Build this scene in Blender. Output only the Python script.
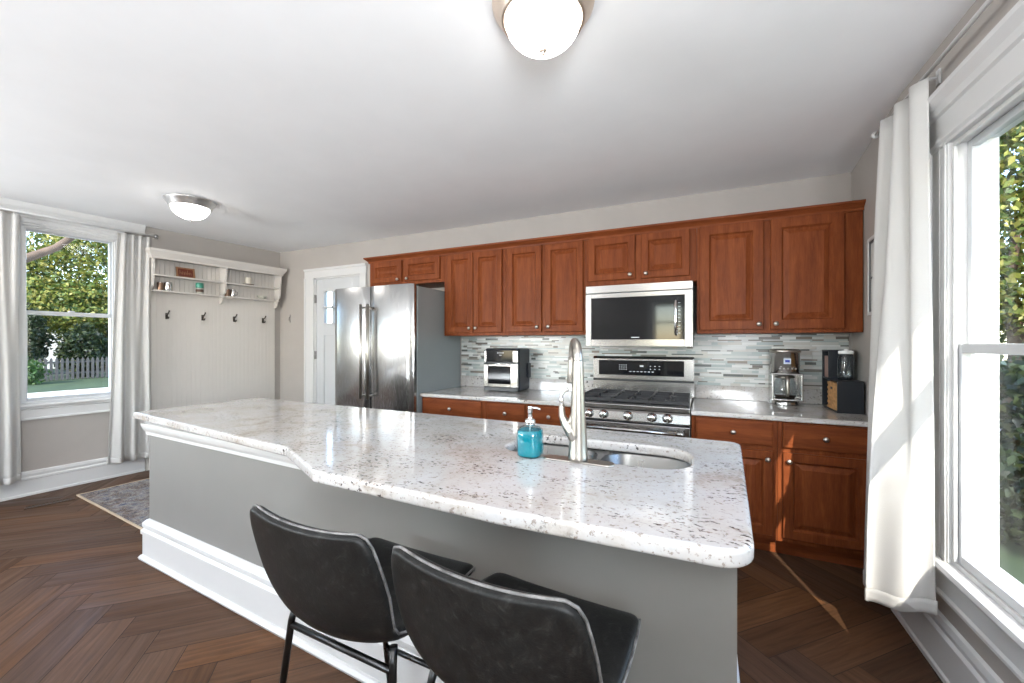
import bpy, bmesh, math, random
from mathutils import Vector, Matrix
import numpy as np
random.seed(7); rng = np.random.RandomState(5)
scene = bpy.context.scene
for o in list(bpy.data.objects): bpy.data.objects.remove(o)
COL = scene.collection
PI = math.pi
def R(d): return math.radians(d)

# ------------------------------------------------------------------ camera
cam_d = bpy.data.cameras.new('camera'); cam = bpy.data.objects.new('camera', cam_d); COL.objects.link(cam)
cam.location = (0, 0, 1.335); cam.rotation_euler = (R(90), 0, R(24.9))
cam_d.sensor_width = 36; cam_d.lens = 405/1024*36; cam_d.shift_y = 1.5/1024
cam_d.clip_start = 0.05; cam_d.clip_end = 300
scene.camera = cam
# ------------------------------------------------------------------ world, sun, lights, exposure
scene.view_settings.view_transform = 'Standard'; scene.view_settings.look = 'None'
scene.view_settings.gamma = 1; scene.view_settings.use_curve_mapping = False
scene.view_settings.exposure = 1.0
W = bpy.data.worlds.new('world'); scene.world = W; W.use_nodes = True
nt = W.node_tree; nt.nodes.clear()
wo = nt.nodes.new('ShaderNodeOutputWorld'); bg = nt.nodes.new('ShaderNodeBackground'); sk = nt.nodes.new('ShaderNodeTexSky')
sk.sky_type = 'NISHITA'; sk.sun_disc = False; sk.sun_elevation = R(40); sk.sun_rotation = R(165); sk.air_density = 1.0; sk.dust_density = 0.6
bg.inputs[1].default_value = 0.60
nt.links.new(sk.outputs[0], bg.inputs[0]); nt.links.new(bg.outputs[0], wo.inputs[0])
SUN_DIR = Vector((-.285*math.cos(R(31.5)), .959*math.cos(R(31.5)), -math.sin(R(31.5))))
sd = bpy.data.lights.new('sun', 'SUN'); sd.energy = 5.2; sd.angle = R(0.25); sd.color = (1.0, .93, .82)
sun = bpy.data.objects.new('sun', sd); COL.objects.link(sun); sun.location = (3, -6, 6)
sun.rotation_euler = SUN_DIR.to_track_quat('-Z', 'Y').to_euler()
def area(name, loc, d, sx, sy, e, col=(1, 1, 1)):
    l = bpy.data.lights.new(name, 'AREA'); l.shape = 'RECTANGLE'; l.size = sx; l.size_y = sy; l.energy = e; l.color = col
    o = bpy.data.objects.new(name, l); COL.objects.link(o); o.location = loc
    o.rotation_euler = Vector(d).to_track_quat('-Z', 'Y').to_euler(); return o
area('added_rear_fill', (-4.0, -3.17, 1.6), (0, .45, 1.0), 2.0, 1.7, 190, (.91, .955, 1))  # added fill at an unseen, made-up rear window, tilted to brighten the ceiling
area('added_right_fill', (.87, -1.25, 1.6), (-.7, .5, 1.6), .9, 1.6, 120, (.91, .955, 1))  # added fill behind the camera, aimed up from a made-up side window
area('daylight_left_window', (-5.40, -.35, 1.55), (1, 0, .8), .9, 1.5, 13, (.90, .95, 1))

# ------------------------------------------------------------------ node helpers
def new_mat(name):
    m = bpy.data.materials.new(name); m.use_nodes = True
    return m, m.node_tree, m.node_tree.nodes['Principled BSDF']
def P(b, **k):
    n = dict(color='Base Color', rough='Roughness', metal='Metallic', spec='Specular IOR Level', trans='Transmission Weight', ior='IOR', coat='Coat Weight', coat_rough='Coat Roughness', sheen='Sheen Weight', alpha='Alpha', aniso='Anisotropic', sub='Subsurface Weight')
    for a, v in k.items():
        b.inputs[n[a]].default_value = (*v, 1) if a == 'color' else v
def coords(t, scale=(1, 1, 1), rot=(0, 0, 0), out='Object'):
    tc = t.nodes.new('ShaderNodeTexCoord'); mp = t.nodes.new('ShaderNodeMapping')
    mp.inputs['Scale'].default_value = scale; mp.inputs['Rotation'].default_value = rot
    t.links.new(tc.outputs[out], mp.inputs['Vector']); return mp.outputs[0]
def noise(t, v, sc, det=4, rough=.6, dist=0.0):
    n = t.nodes.new('ShaderNodeTexNoise'); n.inputs['Scale'].default_value = sc; n.inputs['Detail'].default_value = det
    n.inputs['Roughness'].default_value = rough; n.inputs['Distortion'].default_value = dist
    if v is not None: t.links.new(v, n.inputs['Vector'])
    return n.outputs['Fac']
def ramp(t, f, stops, interp='LINEAR'):
    r = t.nodes.new('ShaderNodeValToRGB'); r.color_ramp.interpolation = interp
    e = r.color_ramp.elements
    while len(e) > 1: e.remove(e[-1])
    e[0].position = stops[0][0]; e[0].color = (*stops[0][1], 1)
    for p, c in stops[1:]:
        x = e.new(p); x.color = (*c, 1)
    t.links.new(f, r.inputs[0]); return r.outputs['Color']
def mixc(t, fac, a, b, mode='MIX'):
    m = t.nodes.new('ShaderNodeMix'); m.data_type = 'RGBA'; m.blend_type = mode
    for s, v in ((0, fac), (6, a), (7, b)):
        if isinstance(v, (int, float)): m.inputs[s].default_value = v
        elif isinstance(v, tuple): m.inputs[s].default_value = (*v, 1)
        else: t.links.new(v, m.inputs[s])
    return m.outputs[2]
def bump(t, b, f, strength=.2, dist=.01):
    n = t.nodes.new('ShaderNodeBump'); n.inputs['Strength'].default_value = strength; n.inputs['Distance'].default_value = dist
    t.links.new(f, n.inputs['Height']); t.links.new(n.outputs[0], b.inputs['Normal'])
def gray(v): return (v, v, v)

M = {}
def paint(name, col, rough=.5, var=.04, bs=.05):
    m, t, b = new_mat(name); P(b, rough=rough)
    v = coords(t); f = noise(t, v, 3, 3)
    c = ramp(t, f, [(.3, tuple(x*(1-var) for x in col)), (.7, tuple(min(1, x*(1+var)) for x in col))])
    t.links.new(c, b.inputs['Base Color']); bump(t, b, noise(t, v, 180, 2), bs, .002); M[name] = m; return m
paint('wall_paint', (.42, .385, .352), .6)
paint('ceiling_paint', (.92, .92, .925), .8, .015)
paint('white_trim', (.66, .655, .645), .3, .015, .02)
paint('white_bead', (.65, .61, .565), .38, .015, .02)
paint('vinyl', (.58, .59, .60), .25, .01, .01)
paint('island_paint', (.235, .228, .215), .42, .03)
paint('cream', (.7, .64, .5), .5)
paint('house_siding', (.72, .70, .66), .7)
paint('roof', (.23, .22, .22), .9, .2)
paint('fence_wood', (.065, .06, .056), .9, .2)
paint('bark', (.09, .062, .045), .9, .35, .6)
paint('black_box', (.008, .011, .016), .45, .1)
paint('rug_edge', (.52, .42, .30), .9, .1)
paint('register', (.07, .04, .025), .5, .1)
paint('wax', (.80, .74, .62), .5)
paint('green_lid', (.05, .26, .18), .4)
paint('plate_metal', (.12, .08, .05), .4)
paint('stone_bowl', (.45, .44, .38), .5, .2)
paint('plaque_red', (.16, .03, .015), .5, .5)
paint('plaque_frame', (.33, .17, .08), .55, .2)
paint('print_paper', (.62, .61, .59), .6)
paint('frame_dark', (.07, .07, .075), .4)
paint('pinkish', (.38, .25, .21), .6)

def metal(name, col, rough, streak=(1, 1, 60), amt=.12, met=1.0):
    m, t, b = new_mat(name); P(b, color=col, rough=rough, metal=met)
    f = noise(t, coords(t, streak), 12, 3)
    c = ramp(t, f, [(.3, gray(rough*(1-amt*2))), (.7, gray(rough*(1+amt*2)))]); t.links.new(c, b.inputs['Roughness'])
    M[name] = m; return m
metal('stainless', (.46, .45, .435), .20, (1, 1, 60), .05)
metal('stainless_v', (.46, .455, .45), .24, (60, 60, 1))
metal('stainless_side', (.30, .33, .335), .5, (1, 1, 1), .03, .3)
metal('sink_steel', (.22, .215, .205), .30, (1, 1, 1))
metal('nickel', (.50, .465, .42), .33, (1, 1, 1), .02)
metal('chrome', (.8, .8, .8), .08, (1, 1, 1))
metal('dark_metal', (.06, .06, .06), .35, (1, 1, 1))
metal('hook_bronze', (.09, .075, .06), .35, (1, 1, 1), .1, .8)
metal('lamp_metal', (.72, .60, .50), .38, (1, 1, 1))
metal('lamp_silver', (.62, .61, .60), .4, (1, 1, 1))
metal('tin', (.62, .61, .60), .2, (1, 1, 1))
metal('copper_brown', (.26, .17, .12), .4, (1, 1, 1))
metal('hinge', (.35, .34, .33), .35, (1, 1, 1))

def simple(name, col, rough, **k):
    m, t, b = new_mat(name); P(b, rough=rough, **k)
    f = noise(t, coords(t), 25, 3)
    t.links.new(ramp(t, f, [(.3, tuple(x*.92 for x in col)), (.7, tuple(min(1, x*1.06) for x in col))]), b.inputs['Base Color'])
    M[name] = m; return m
simple('black_gloss', (.006, .007, .009), .06)
simple('black_plastic', (.012, .014, .018), .35)
simple('black_side', (.006, .010, .016), .35)
simple('cast_iron', (.018, .018, .02), .5)
simple('knob_black', (.02, .02, .02), .25)
simple('white_print', (.7, .72, .75), .5)
simple('white_plastic', (.8, .8, .78), .3)
simple('fridge_gasket', (.06, .065, .07), .6)
simple('blue_lcd', (.05, .08, .42), .2)
simple('lcd_white', (.65, .72, .82), .3)
simple('brown_marks', (.10, .05, .03), .5)
simple('coffee', (.05, .03, .02), .3)

def wood(name, dark, mid, light, sc=(14, 14, 1.2), rough=.42, coat=.015):
    m, t, b = new_mat(name); P(b, rough=rough, coat=coat, coat_rough=.2, spec=.09)
    v = coords(t, sc)
    f1 = noise(t, v, 2.2, 6, .62, .6); f2 = noise(t, coords(t, tuple(x*5 for x in sc)), 3, 3)
    c = ramp(t, f1, [(.25, dark), (.5, mid), (.78, light)])
    c = mixc(t, .22, c, ramp(t, f2, [(.35, dark), (.65, light)]))
    t.links.new(c, b.inputs['Base Color']); bump(t, b, f2, .06, .002); M[name] = m; return m
wood('cherry', (.105, .025, .009), (.185, .047, .015), (.28, .082, .026))
wood('cherry_h', (.105, .025, .009), (.185, .047, .015), (.28, .082, .026), (1.2, 14, 14))
wood('cherry_light', (.26, .085, .034), (.40, .15, .062), (.50, .21, .10), (1.2, 14, 14))

# granite
m, t, b = new_mat('granite'); M['granite'] = m; P(b, rough=.09, coat=.3, coat_rough=.04)
v = coords(t); v2 = coords(t, (1, 2.2, 1), (0, 0, R(12)))
base = ramp(t, noise(t, v, 5, 8, .65, .5), [(.3, (.36, .30, .24)), (.46, (.54, .51, .48)), (.65, (.60, .60, .605))])
mid = ramp(t, noise(t, v, 60, 4, .6), [(.40, gray(0)), (.62, gray(.55))])
base = mixc(t, mid, base, (.60, .575, .55))
vein = ramp(t, noise(t, v2, 3.2, 3, .5), [(.50, gray(0.05)), (.58, gray(1))])
sp = ramp(t, noise(t, v2, 46, 4, .6), [(.58, gray(0)), (.625, gray(1))])
sp = mixc(t, 1.0, sp, vein, 'MULTIPLY')
base = mixc(t, sp, base, (.075, .065, .065))
sp2 = ramp(t, noise(t, v, 75, 3, .6), [(.59, gray(0)), (.66, gray(.7))])
base = mixc(t, sp2, base, (.22, .16, .125))
t.links.new(base, b.inputs['Base Color'])
# leather
m, t, b = new_mat('leather'); M['leather'] = m; P(b, rough=.45, spec=.3)
v = coords(t); f = noise(t, v, 26, 8, .75, 1.2)
t.links.new(ramp(t, f, [(.38, (.006, .006, .006)), (.55, (.012, .012, .0115)), (.72, (.038, .037, .036))]), b.inputs['Base Color'])
bump(t, b, noise(t, v, 220, 3), .25, .002)
m, t, b = new_mat('piping'); M['piping'] = m; P(b, rough=.4)
t.links.new(ramp(t, noise(t, coords(t), 30, 4), [(.35, (.06, .058, .056)), (.7, (.24, .23, .225))]), b.inputs['Base Color'])
# curtain fabric
m, t, b = new_mat('curtain'); M['curtain'] = m; P(b, color=(.66, .645, .62), rough=.9, sheen=.1)
v = coords(t); w1 = noise(t, coords(t, (1, 1, 6)), 90, 2); bump(t, b, w1, .25, .003)
tr = t.nodes.new('ShaderNodeBsdfTranslucent'); tr.inputs[0].default_value = (.85, .83, .80, 1)
mx = t.nodes.new('ShaderNodeMixShader'); mx.inputs[0].default_value = .22
o_ = t.nodes['Material Output']; t.links.new(b.outputs[0], mx.inputs[1]); t.links.new(tr.outputs[0], mx.inputs[2]); t.links.new(mx.outputs[0], o_.inputs[0])
# window glass
def thin_glass(name, tint, refl=(.4, .008)):
    m, t, b = new_mat(name); M[name] = m; t.nodes.remove(b)
    tb = t.nodes.new('ShaderNodeBsdfTransparent'); tb.inputs[0].default_value = (*tint, 1)
    gb = t.nodes.new('ShaderNodeBsdfGlossy'); gb.inputs['Roughness'].default_value = .02
    lw = t.nodes.new('ShaderNodeLayerWeight'); pw = t.nodes.new('ShaderNodeMath'); pw.operation = 'POWER'; pw.inputs[1].default_value = 4.0; t.links.new(lw.outputs['Facing'], pw.inputs[0])
    fr = t.nodes.new('ShaderNodeMath'); fr.operation = 'MULTIPLY_ADD'; fr.inputs[1].default_value = refl[0]; fr.inputs[2].default_value = refl[1]; t.links.new(pw.outputs[0], fr.inputs[0])
    mx = t.nodes.new('ShaderNodeMixShader'); t.links.new(fr.outputs[0], mx.inputs[0]); t.links.new(tb.outputs[0], mx.inputs[1]); t.links.new(gb.outputs[0], mx.inputs[2])
    t.links.new(mx.outputs[0], t.nodes['Material Output'].inputs[0])
thin_glass('pane_glass', (.97, .98, .98)); thin_glass('jar_glass', (.80, .86, .88), (.9, .07))
m, t, b = new_mat('soap_liquid'); M['soap_liquid'] = m; P(b, color=(.02, .60, .78), rough=.08, trans=.55, ior=1.33)
t.links.new(ramp(t, noise(t, coords(t), 20), [(.3, (.0, .44, .56)), (.7, (.02, .58, .68))]), b.inputs['Base Color'])
# lamp glass
m, t, b = new_mat('lamp_glass'); M['lamp_glass'] = m; P(b, color=(.95, .93, .9), rough=.3)
t.links.new(ramp(t, noise(t, coords(t), 9, 3), [(.3, (1.0, .95, .89)), (.7, (1, .98, .95))]), b.inputs['Emission Color'])
b.inputs['Emission Strength'].default_value = 6.5
# attribute coloured
def attr_mat(name, rough, coat=0, grain=None, gamt=.3, tl=0, bs=0):
    m, t, b = new_mat(name); M[name] = m; P(b, rough=rough, coat=coat, coat_rough=.15)
    a = t.nodes.new('ShaderNodeAttribute'); a.attribute_name = 'col'; c = a.outputs['Color']
    if grain:
        uv = t.nodes.new('ShaderNodeUVMap'); mp = t.nodes.new('ShaderNodeMapping'); mp.inputs['Scale'].default_value = grain
        t.links.new(uv.outputs[0], mp.inputs[0]); f = noise(t, mp.outputs[0], 1.0, 7, .65, .7)
        g = ramp(t, f, [(.25, gray(1-gamt)), (.5, gray(1.0)), (.8, gray(1.0+gamt))]); c = mixc(t, 1.0, c, g, 'MULTIPLY')
        f2 = noise(t, mp.outputs[0], .35, 3); t.links.new(ramp(t, f2, [(.3, gray(rough*.75)), (.7, gray(min(1, rough*1.3)))]), b.inputs['Roughness'])
        bump(t, b, f, .12, .002)
    t.links.new(c, b.inputs['Base Color'])
    if tl:
        tr = t.nodes.new('ShaderNodeBsdfTranslucent'); t.links.new(c, tr.inputs[0]); mx = t.nodes.new('ShaderNodeMixShader'); mx.inputs[0].default_value = tl
        t.links.new(b.outputs[0], mx.inputs[1]); t.links.new(tr.outputs[0], mx.inputs[2]); t.links.new(mx.outputs[0], t.nodes['Material Output'].inputs[0])
    return m
attr_mat('floor_plank', .42, 0, (3, 45, 1), .5); M['floor_plank'].node_tree.nodes['Principled BSDF'].inputs['Specular IOR Level'].default_value = .16
attr_mat('mosaic', .28, .08)
attr_mat('leaf', .55, 0, None, 0, .35)
attr_mat('wicker', .7)
m, t, b = new_mat('grout'); M['grout'] = m; P(b, color=(.03, .018, .012), rough=.8)
m, t, b = new_mat('tile_grout'); M['tile_grout'] = m; P(b, color=(.50, .51, .49), rough=.8)
m, t, b = new_mat('grass'); M['grass'] = m; P(b, rough=.9)
t.links.new(ramp(t, noise(t, coords(t), 1.2, 8, .7), [(.3, (.012, .026, .005)), (.6, (.03, .052, .012)), (.8, (.09, .10, .035))]), b.inputs['Base Color'])
m, t, b = new_mat('gravel'); M['gravel'] = m; P(b, rough=.9)
t.links.new(ramp(t, noise(t, coords(t), 4, 8, .7), [(.3, (.36, .31, .24)), (.7, (.62, .57, .48))]), b.inputs['Base Color'])
m, t, b = new_mat('asphalt'); M['asphalt'] = m; P(b, color=(.16, .16, .17), rough=.9)
# rug
m, t, b = new_mat('rug'); M['rug'] = m; P(b, rough=1.0, spec=.1)
v = coords(t); f = noise(t, v, 8, 5, .7, 2.5); vo = t.nodes.new('ShaderNodeTexVoronoi'); vo.inputs['Scale'].default_value = 9; t.links.new(v, vo.inputs['Vector'])
c = ramp(t, f, [(.36, (.36, .35, .33)), (.44, (.04, .055, .10)), (.50, (.36, .33, .30)), (.56, (.09, .06, .05)), (.66, (.22, .24, .28))], 'EASE')
c = mixc(t, .35, c, ramp(t, vo.outputs['Distance'], [(.1, (.05, .07, .14)), (.4, (.40, .38, .35)), (.7, (.15, .10, .08))]))
t.links.new(c, b.inputs['Base Color'])

# ------------------------------------------------------------------ mesh helpers
class MB:
    def __init__(s): s.bm = bmesh.new()
    def box(s, x0, x1, y0, y1, z0, z1, mi=0, mat=None):
        ps = [(x, y, z) for x in (x0, x1) for y in (y0, y1) for z in (z0, z1)]
        if mat is not None: ps = [mat @ Vector(p) for p in ps]
        v = [s.bm.verts.new(p) for p in ps]
        for f in ((0, 1, 3, 2), (4, 6, 7, 5), (0, 4, 5, 1), (2, 3, 7, 6), (0, 2, 6, 4), (1, 5, 7, 3)):
            fc = s.bm.faces.new([v[i] for i in f]); fc.material_index = mi
        return s
    def prism(s, pts, z0, z1, mi=0):      # 2D outline extruded in z
        a = [s.bm.verts.new((p[0], p[1], z0)) for p in pts]; b = [s.bm.verts.new((p[0], p[1], z1)) for p in pts]
        n = len(pts)
        for i in range(n):
            s.bm.faces.new((a[i], a[(i+1) % n], b[(i+1) % n], b[i])).material_index = mi
        s.bm.faces.new(a[::-1]).material_index = mi; s.bm.faces.new(b).material_index = mi
        return s
    def plate(s, pts, x0, x1, mi=0):      # outline in (y,z) extruded along x
        a = [s.bm.verts.new((x0, p[0], p[1])) for p in pts]; b = [s.bm.verts.new((x1, p[0], p[1])) for p in pts]
        n = len(pts)
        for i in range(n): s.bm.faces.new((a[i], a[(i+1) % n], b[(i+1) % n], b[i])).material_index = mi
        s.bm.faces.new(a[::-1]).material_index = mi; s.bm.faces.new(b).material_index = mi
        return s
    def lathe(s, prof, c=(0, 0, 0), n=32, axis='Z', sx=1, sy=1, mi=0, caps=True):
        rings = []
        for r, h in prof:
            ring = []
            for i in range(n):
                a = 2*PI*i/n; x, y = r*math.cos(a)*sx, r*math.sin(a)*sy
                p = (x, y, h) if axis == 'Z' else ((x, h, y) if axis == 'Y' else (h, x, y))
                ring.append(s.bm.verts.new((p[0]+c[0], p[1]+c[1], p[2]+c[2])))
            rings.append(ring)
        for k in range(len(rings)-1):
            for i in range(n):
                f = s.bm.faces.new((rings[k][i], rings[k][(i+1) % n], rings[k+1][(i+1) % n], rings[k+1][i])); f.smooth = True; f.material_index = mi
        if caps:
            s.bm.faces.new(rings[0][::-1]).material_index = mi; s.bm.faces.new(rings[-1]).material_index = mi
        return s
    def tube(s, pts, r, n=12, mi=0, sx=1.0):
        pts = [Vector(p) for p in pts]; rs = r if isinstance(r, (list, tuple)) else [r]*len(pts)
        rings = []; up = None
        for i, p in enumerate(pts):
            d = (pts[min(i+1, len(pts)-1)]-pts[max(i-1, 0)]).normalized()
            if up is None: up = Vector((0, 0, 1)) if abs(d.z) < .9 else Vector((0, 1, 0))
            a = d.cross(up).normalized(); up = a.cross(d).normalized()
            rings.append([s.bm.verts.new(p+a*rs[i]*sx*math.cos(2*PI*j/n)+up*rs[i]*math.sin(2*PI*j/n)) for j in range(n)])
        for k in range(len(rings)-1):
            for j in range(n):
                f = s.bm.faces.new((rings[k][j], rings[k][(j+1) % n], rings[k+1][(j+1) % n], rings[k+1][j])); f.smooth = True; f.material_index = mi
        s.bm.faces.new(rings[0][::-1]).material_index = mi; s.bm.faces.new(rings[-1]).material_index = mi
        return s
    def sweep(s, path, prof, mi=0):       # path 2D points; prof (out, z) closed outline; out to the right of travel
        pts = [Vector((p[0], p[1])) for p in path]; n = len(pts); rings = []
        for i, p in enumerate(pts):
            d1 = (pts[i]-pts[i-1]).normalized() if i > 0 else None; d2 = (pts[i+1]-pts[i]).normalized() if i < n-1 else None
            if d1 is None: d1 = d2
            if d2 is None: d2 = d1
            n1 = Vector((d1.y, -d1.x)); n2 = Vector((d2.y, -d2.x)); nn = (n1+n2).normalized(); k = 1/max(.3, nn.dot(n1))
            rings.append([s.bm.verts.new((p.x+nn.x*k*o, p.y+nn.y*k*o, z)) for o, z in prof])
        m_ = len(prof)
        for k in range(n-1):
            for j in range(m_):
                s.bm.faces.new((rings[k][j], rings[k+1][j], rings[k+1][(j+1) % m_], rings[k][(j+1) % m_])).material_index = mi
        s.bm.faces.new(rings[0]).material_index = mi; s.bm.faces.new(rings[-1][::-1]).material_index = mi
        return s
    def rings_rect(s, x0, x1, z0, z1, lst, mi=0):  # nested rectangles in XZ facing -Y; lst of (inset, y)
        prev = None
        for ins, y in lst:
            r = [s.bm.verts.new(p) for p in ((x0+ins, y, z0+ins), (x1-ins, y, z0+ins), (x1-ins, y, z1-ins), (x0+ins, y, z1-ins))]
            if prev:
                for i in range(4): s.bm.faces.new((prev[i], prev[(i+1) % 4], r[(i+1) % 4], r[i])).material_index = mi
            else: s.bm.faces.new(r[::-1]).material_index = mi
            prev = r
        s.bm.faces.new(prev).material_index = mi
        return s
    def build(s, name, mat, parent=None, bevel=0, seg=2, subsurf=0, solid=0, smooth=False, loc=None, fix=True):
        if fix: bmesh.ops.recalc_face_normals(s.bm, faces=s.bm.faces)
        me = bpy.data.meshes.new(name); s.bm.to_mesh(me); s.bm.free()
        if smooth:
            for p in me.polygons: p.use_smooth = True
        o = bpy.data.objects.new(name, me); COL.objects.link(o)
        for mm in (mat if isinstance(mat, list) else [mat]): me.materials.append(M[mm])
        if parent is not None: o.parent = parent
        if loc: o.location = loc
        if solid:
            k = o.modifiers.new('solid', 'SOLIDIFY'); k.thickness = solid; k.offset = 0
        if bevel:
            k = o.modifiers.new('bevel', 'BEVEL'); k.width = bevel; k.segments = seg; k.limit_method = 'ANGLE'; k.angle_limit = R(40); k.harden_normals = False
        if subsurf:
            k = o.modifiers.new('sub', 'SUBSURF'); k.levels = subsurf; k.render_levels = subsurf
        return o
def tag(o, label=None, cat=None, group=None, kind=None):
    if label: o['label'] = label
    if cat: o['category'] = cat
    if group: o['group'] = group
    if kind: o['kind'] = kind
    return o
def thing(name, label, cat, loc=(0, 0, 0), rz=0, group=None):
    o = bpy.data.objects.new(name, None); COL.objects.link(o); o.empty_display_size = .1
    o.location = loc; o.rotation_euler = (0, 0, rz); return tag(o, label, cat, group)
def struct(o): o['kind'] = 'structure'; return o
def copy_tree(o, parent=None):
    c = o.copy(); COL.objects.link(c)
    if parent is not None: c.parent = parent
    for ch in list(o.children): copy_tree(ch, c)
    return c
def slab(name, outline, holes, z0, z1, bev, mat, parent=None):
    cu = bpy.data.curves.new(name, 'CURVE'); cu.dimensions = '2D'; cu.fill_mode = 'BOTH'
    cu.extrude = (z1-z0)/2-bev; cu.bevel_depth = bev; cu.bevel_resolution = 3; cu.offset = -bev
    for poly in [outline]+holes:
        sp = cu.splines.new('POLY'); sp.points.add(len(poly)-1); sp.use_cyclic_u = True
        for i, p in enumerate(poly): sp.points[i].co = (p[0], p[1], 0, 1)
    tmp = bpy.data.objects.new('tmp', cu); COL.objects.link(tmp)
    dg = bpy.context.evaluated_depsgraph_get(); me = bpy.data.meshes.new_from_object(tmp.evaluated_get(dg))
    bpy.data.objects.remove(tmp); me.name = name
    me.transform(Matrix.Translation((0, 0, (z0+z1)/2)))
    me.materials.clear(); me.materials.append(M[mat])
    o = bpy.data.objects.new(name, me); COL.objects.link(o)
    if parent is not None: o.parent = parent
    return o
def round_poly(pts, radii, n=8):
    out = []; N = len(pts)
    for i, p in enumerate(pts):
        r = radii[i] if isinstance(radii, (list, tuple)) else radii
        p = Vector(p); a = Vector(pts[i-1]); b = Vector(pts[(i+1) % N])
        if r <= 0: out.append(tuple(p)); continue
        da = (a-p).normalized(); db = (b-p).normalized(); ang = da.angle(db); d = min(r/math.tan(ang/2), (a-p).length*.49, (b-p).length*.49)
        r = d*math.tan(ang/2); c = p+(da+db).normalized()*(r/math.sin(ang/2))
        s_ = p+da*d-c; e_ = p+db*d-c
        a0 = math.atan2(s_.y, s_.x); a1 = math.atan2(e_.y, e_.x); dd = (a1-a0+PI) % (2*PI)-PI
        for k in range(n+1):
            t_ = a0+dd*k/n; out.append((c.x+r*math.cos(t_), c.y+r*math.sin(t_)))
    return out
def raised_door(name, x0, x1, z0, z1, y, parent, mat='cherry', fw=.058, th=.02, raised=True):
    # front face of the slab at y (facing -Y)
    m_ = MB(); L = [(0, y+th), (0, y+.004), (.004, y), (fw-.006, y), (fw, y+.010), (fw+.005, y+.015)]
    if raised: L += [(fw+.010, y+.015), (fw+.036, y+.004), (fw+.039, y+.002)]
    m_.rings_rect(x0, x1, z0, z1, L); return m_.build(name, mat, parent)
def flat_front(name, x0, x1, z0, z1, y, parent, mat='cherry_h', th=.02):
    return MB().rings_rect(x0, x1, z0, z1, [(0, y+th), (0, y+.006), (.004, y+.002), (.010, y)]).build(name, mat, parent)
def knob(x, y, z, parent, mat='nickel'):
    return MB().lathe([(.0045, 0), (.0045, -.010), (.010, -.013), (.0155, -.019), (.0155, -.023), (.009, -.028), (.001, -.0295)], (x, y, z), 16, 'Y').build('knob', mat, parent)
def colattr(me, cols_per_face):
    a = me.color_attributes.new('col', 'FLOAT_COLOR', 'CORNER'); arr = np.empty((len(me.loops), 4), np.float32)
    for p, c in zip(me.polygons, cols_per_face): arr[p.loop_start:p.loop_start+p.loop_total] = (*c, 1)
    a.data.foreach_set('color', arr.ravel())

# ------------------------------------------------------------------ room shell
CEIL = 2.56; BACK = 3.66
LA = Vector((-5.166, 3.66)); LB = Vector((-5.36, 1.28)); ld = (LB-LA).normalized()          # left wall line
LEND = LA+ld*((-3.2-3.66)/ld.y)
LANG = math.atan2(-ld.y, -ld.x)                                                             # local x runs towards the corner
RA = Vector((.985, 3.66)); RK = Vector((.895, 2.6)); RE = Vector((.895, -3.2))
OUTL = [tuple(LEND), tuple(LA), tuple(RA), tuple(RK), tuple(RE)]
# floor: herringbone planks
Wp = .156; Lp = .78; g = .0036
def clip(poly, a, b):                     # keep left side of a->b
    out = []; e = Vector(b)-Vector(a)
    def sd_(p): return e.x*(p[1]-a[1])-e.y*(p[0]-a[0])
    for i in range(len(poly)):
        p, q = poly[i], poly[(i+1) % len(poly)]; sp, sq = sd_(p), sd_(q)
        if sp >= 0: out.append(p)
        if sp*sq < 0:
            k = sp/(sp-sq); out.append(tuple(p[j]+(q[j]-p[j])*k for j in range(len(p))))
    return out
fl_v, fl_f, fl_uv, fl_c = [], [], [], []
ccw = [tuple(LEND), tuple(RE), tuple(RK), tuple(RA), tuple(LA)]
s2 = 1/math.sqrt(2)
def add_plank(x0, y0, w, h_):
    g2 = g/2; c4 = [(x0+g2, y0+g2), (x0+w-g2, y0+g2), (x0+w-g2, y0+h_-g2), (x0+g2, y0+h_-g2)]
    ru, rv = random.random()*40, random.random()*40
    pts = []
    for a, b_ in c4:
        wx = (a+b_)*s2-3.488; wy = (b_-a)*s2+.91
        la, lb = (a-x0, b_-y0) if w > h_ else (b_-y0, a-x0)
        pts.append((wx, wy, la+ru, lb+rv))
    if all(p[0] < -5.8 for p in pts) or all(p[0] > 1.1 for p in pts) or all(p[1] < -3.3 for p in pts) or all(p[1] > 3.8 for p in pts): return
    for i in range(5):
        pts = clip(pts, ccw[i], ccw[(i+1) % 5])
        if len(pts) < 3: return
    k0 = len(fl_v); fl_v.extend((p[0], p[1], 0) for p in pts); fl_f.append(list(range(k0, k0+len(pts)))); fl_uv.extend((p[2], p[3]) for p in pts)
    k = random.uniform(.72, 1.18); w_ = random.uniform(-.01, .012)
    fl_c.append((.098*k+w_, .050*k, .027*k-w_*.5))
for k in range(-70, 70):
    for mm in range(-9, 10):
        add_plank(k*Wp+2*Lp*mm, k*Wp, Lp, Wp); add_plank(k*Wp+Lp+2*Lp*mm, (k+1)*Wp-Lp, Wp, Lp)
nf = len(fl_f); k0 = len(fl_v)
fl_v += [(p[0], p[1], -.002) for p in ccw]; fl_f.append(list(range(k0, k0+5))); fl_uv += [(0, 0)]*5; fl_c.append((.03, .02, .015))
fl_v += [(p[0], p[1], -.1) for p in ccw]; fl_f.append(list(range(k0+5, k0+10))[::-1]); fl_uv += [(0, 0)]*5; fl_c.append((.03, .02, .015))
me = bpy.data.meshes.new('floor'); me.from_pydata(fl_v, [], fl_f)
uvl = me.uv_layers.new(name='UVMap'); uvl.data.foreach_set('uv', np.array([fl_uv[l.vertex_index] for l in me.loops], np.float32).ravel())
colattr(me, fl_c); me.materials.append(M['floor_plank']); me.materials.append(M['grout'])
for p in list(me.polygons)[nf:]: p.material_index = 1
fo = bpy.data.objects.new('floor', me); COL.objects.link(fo); struct(fo)
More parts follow.
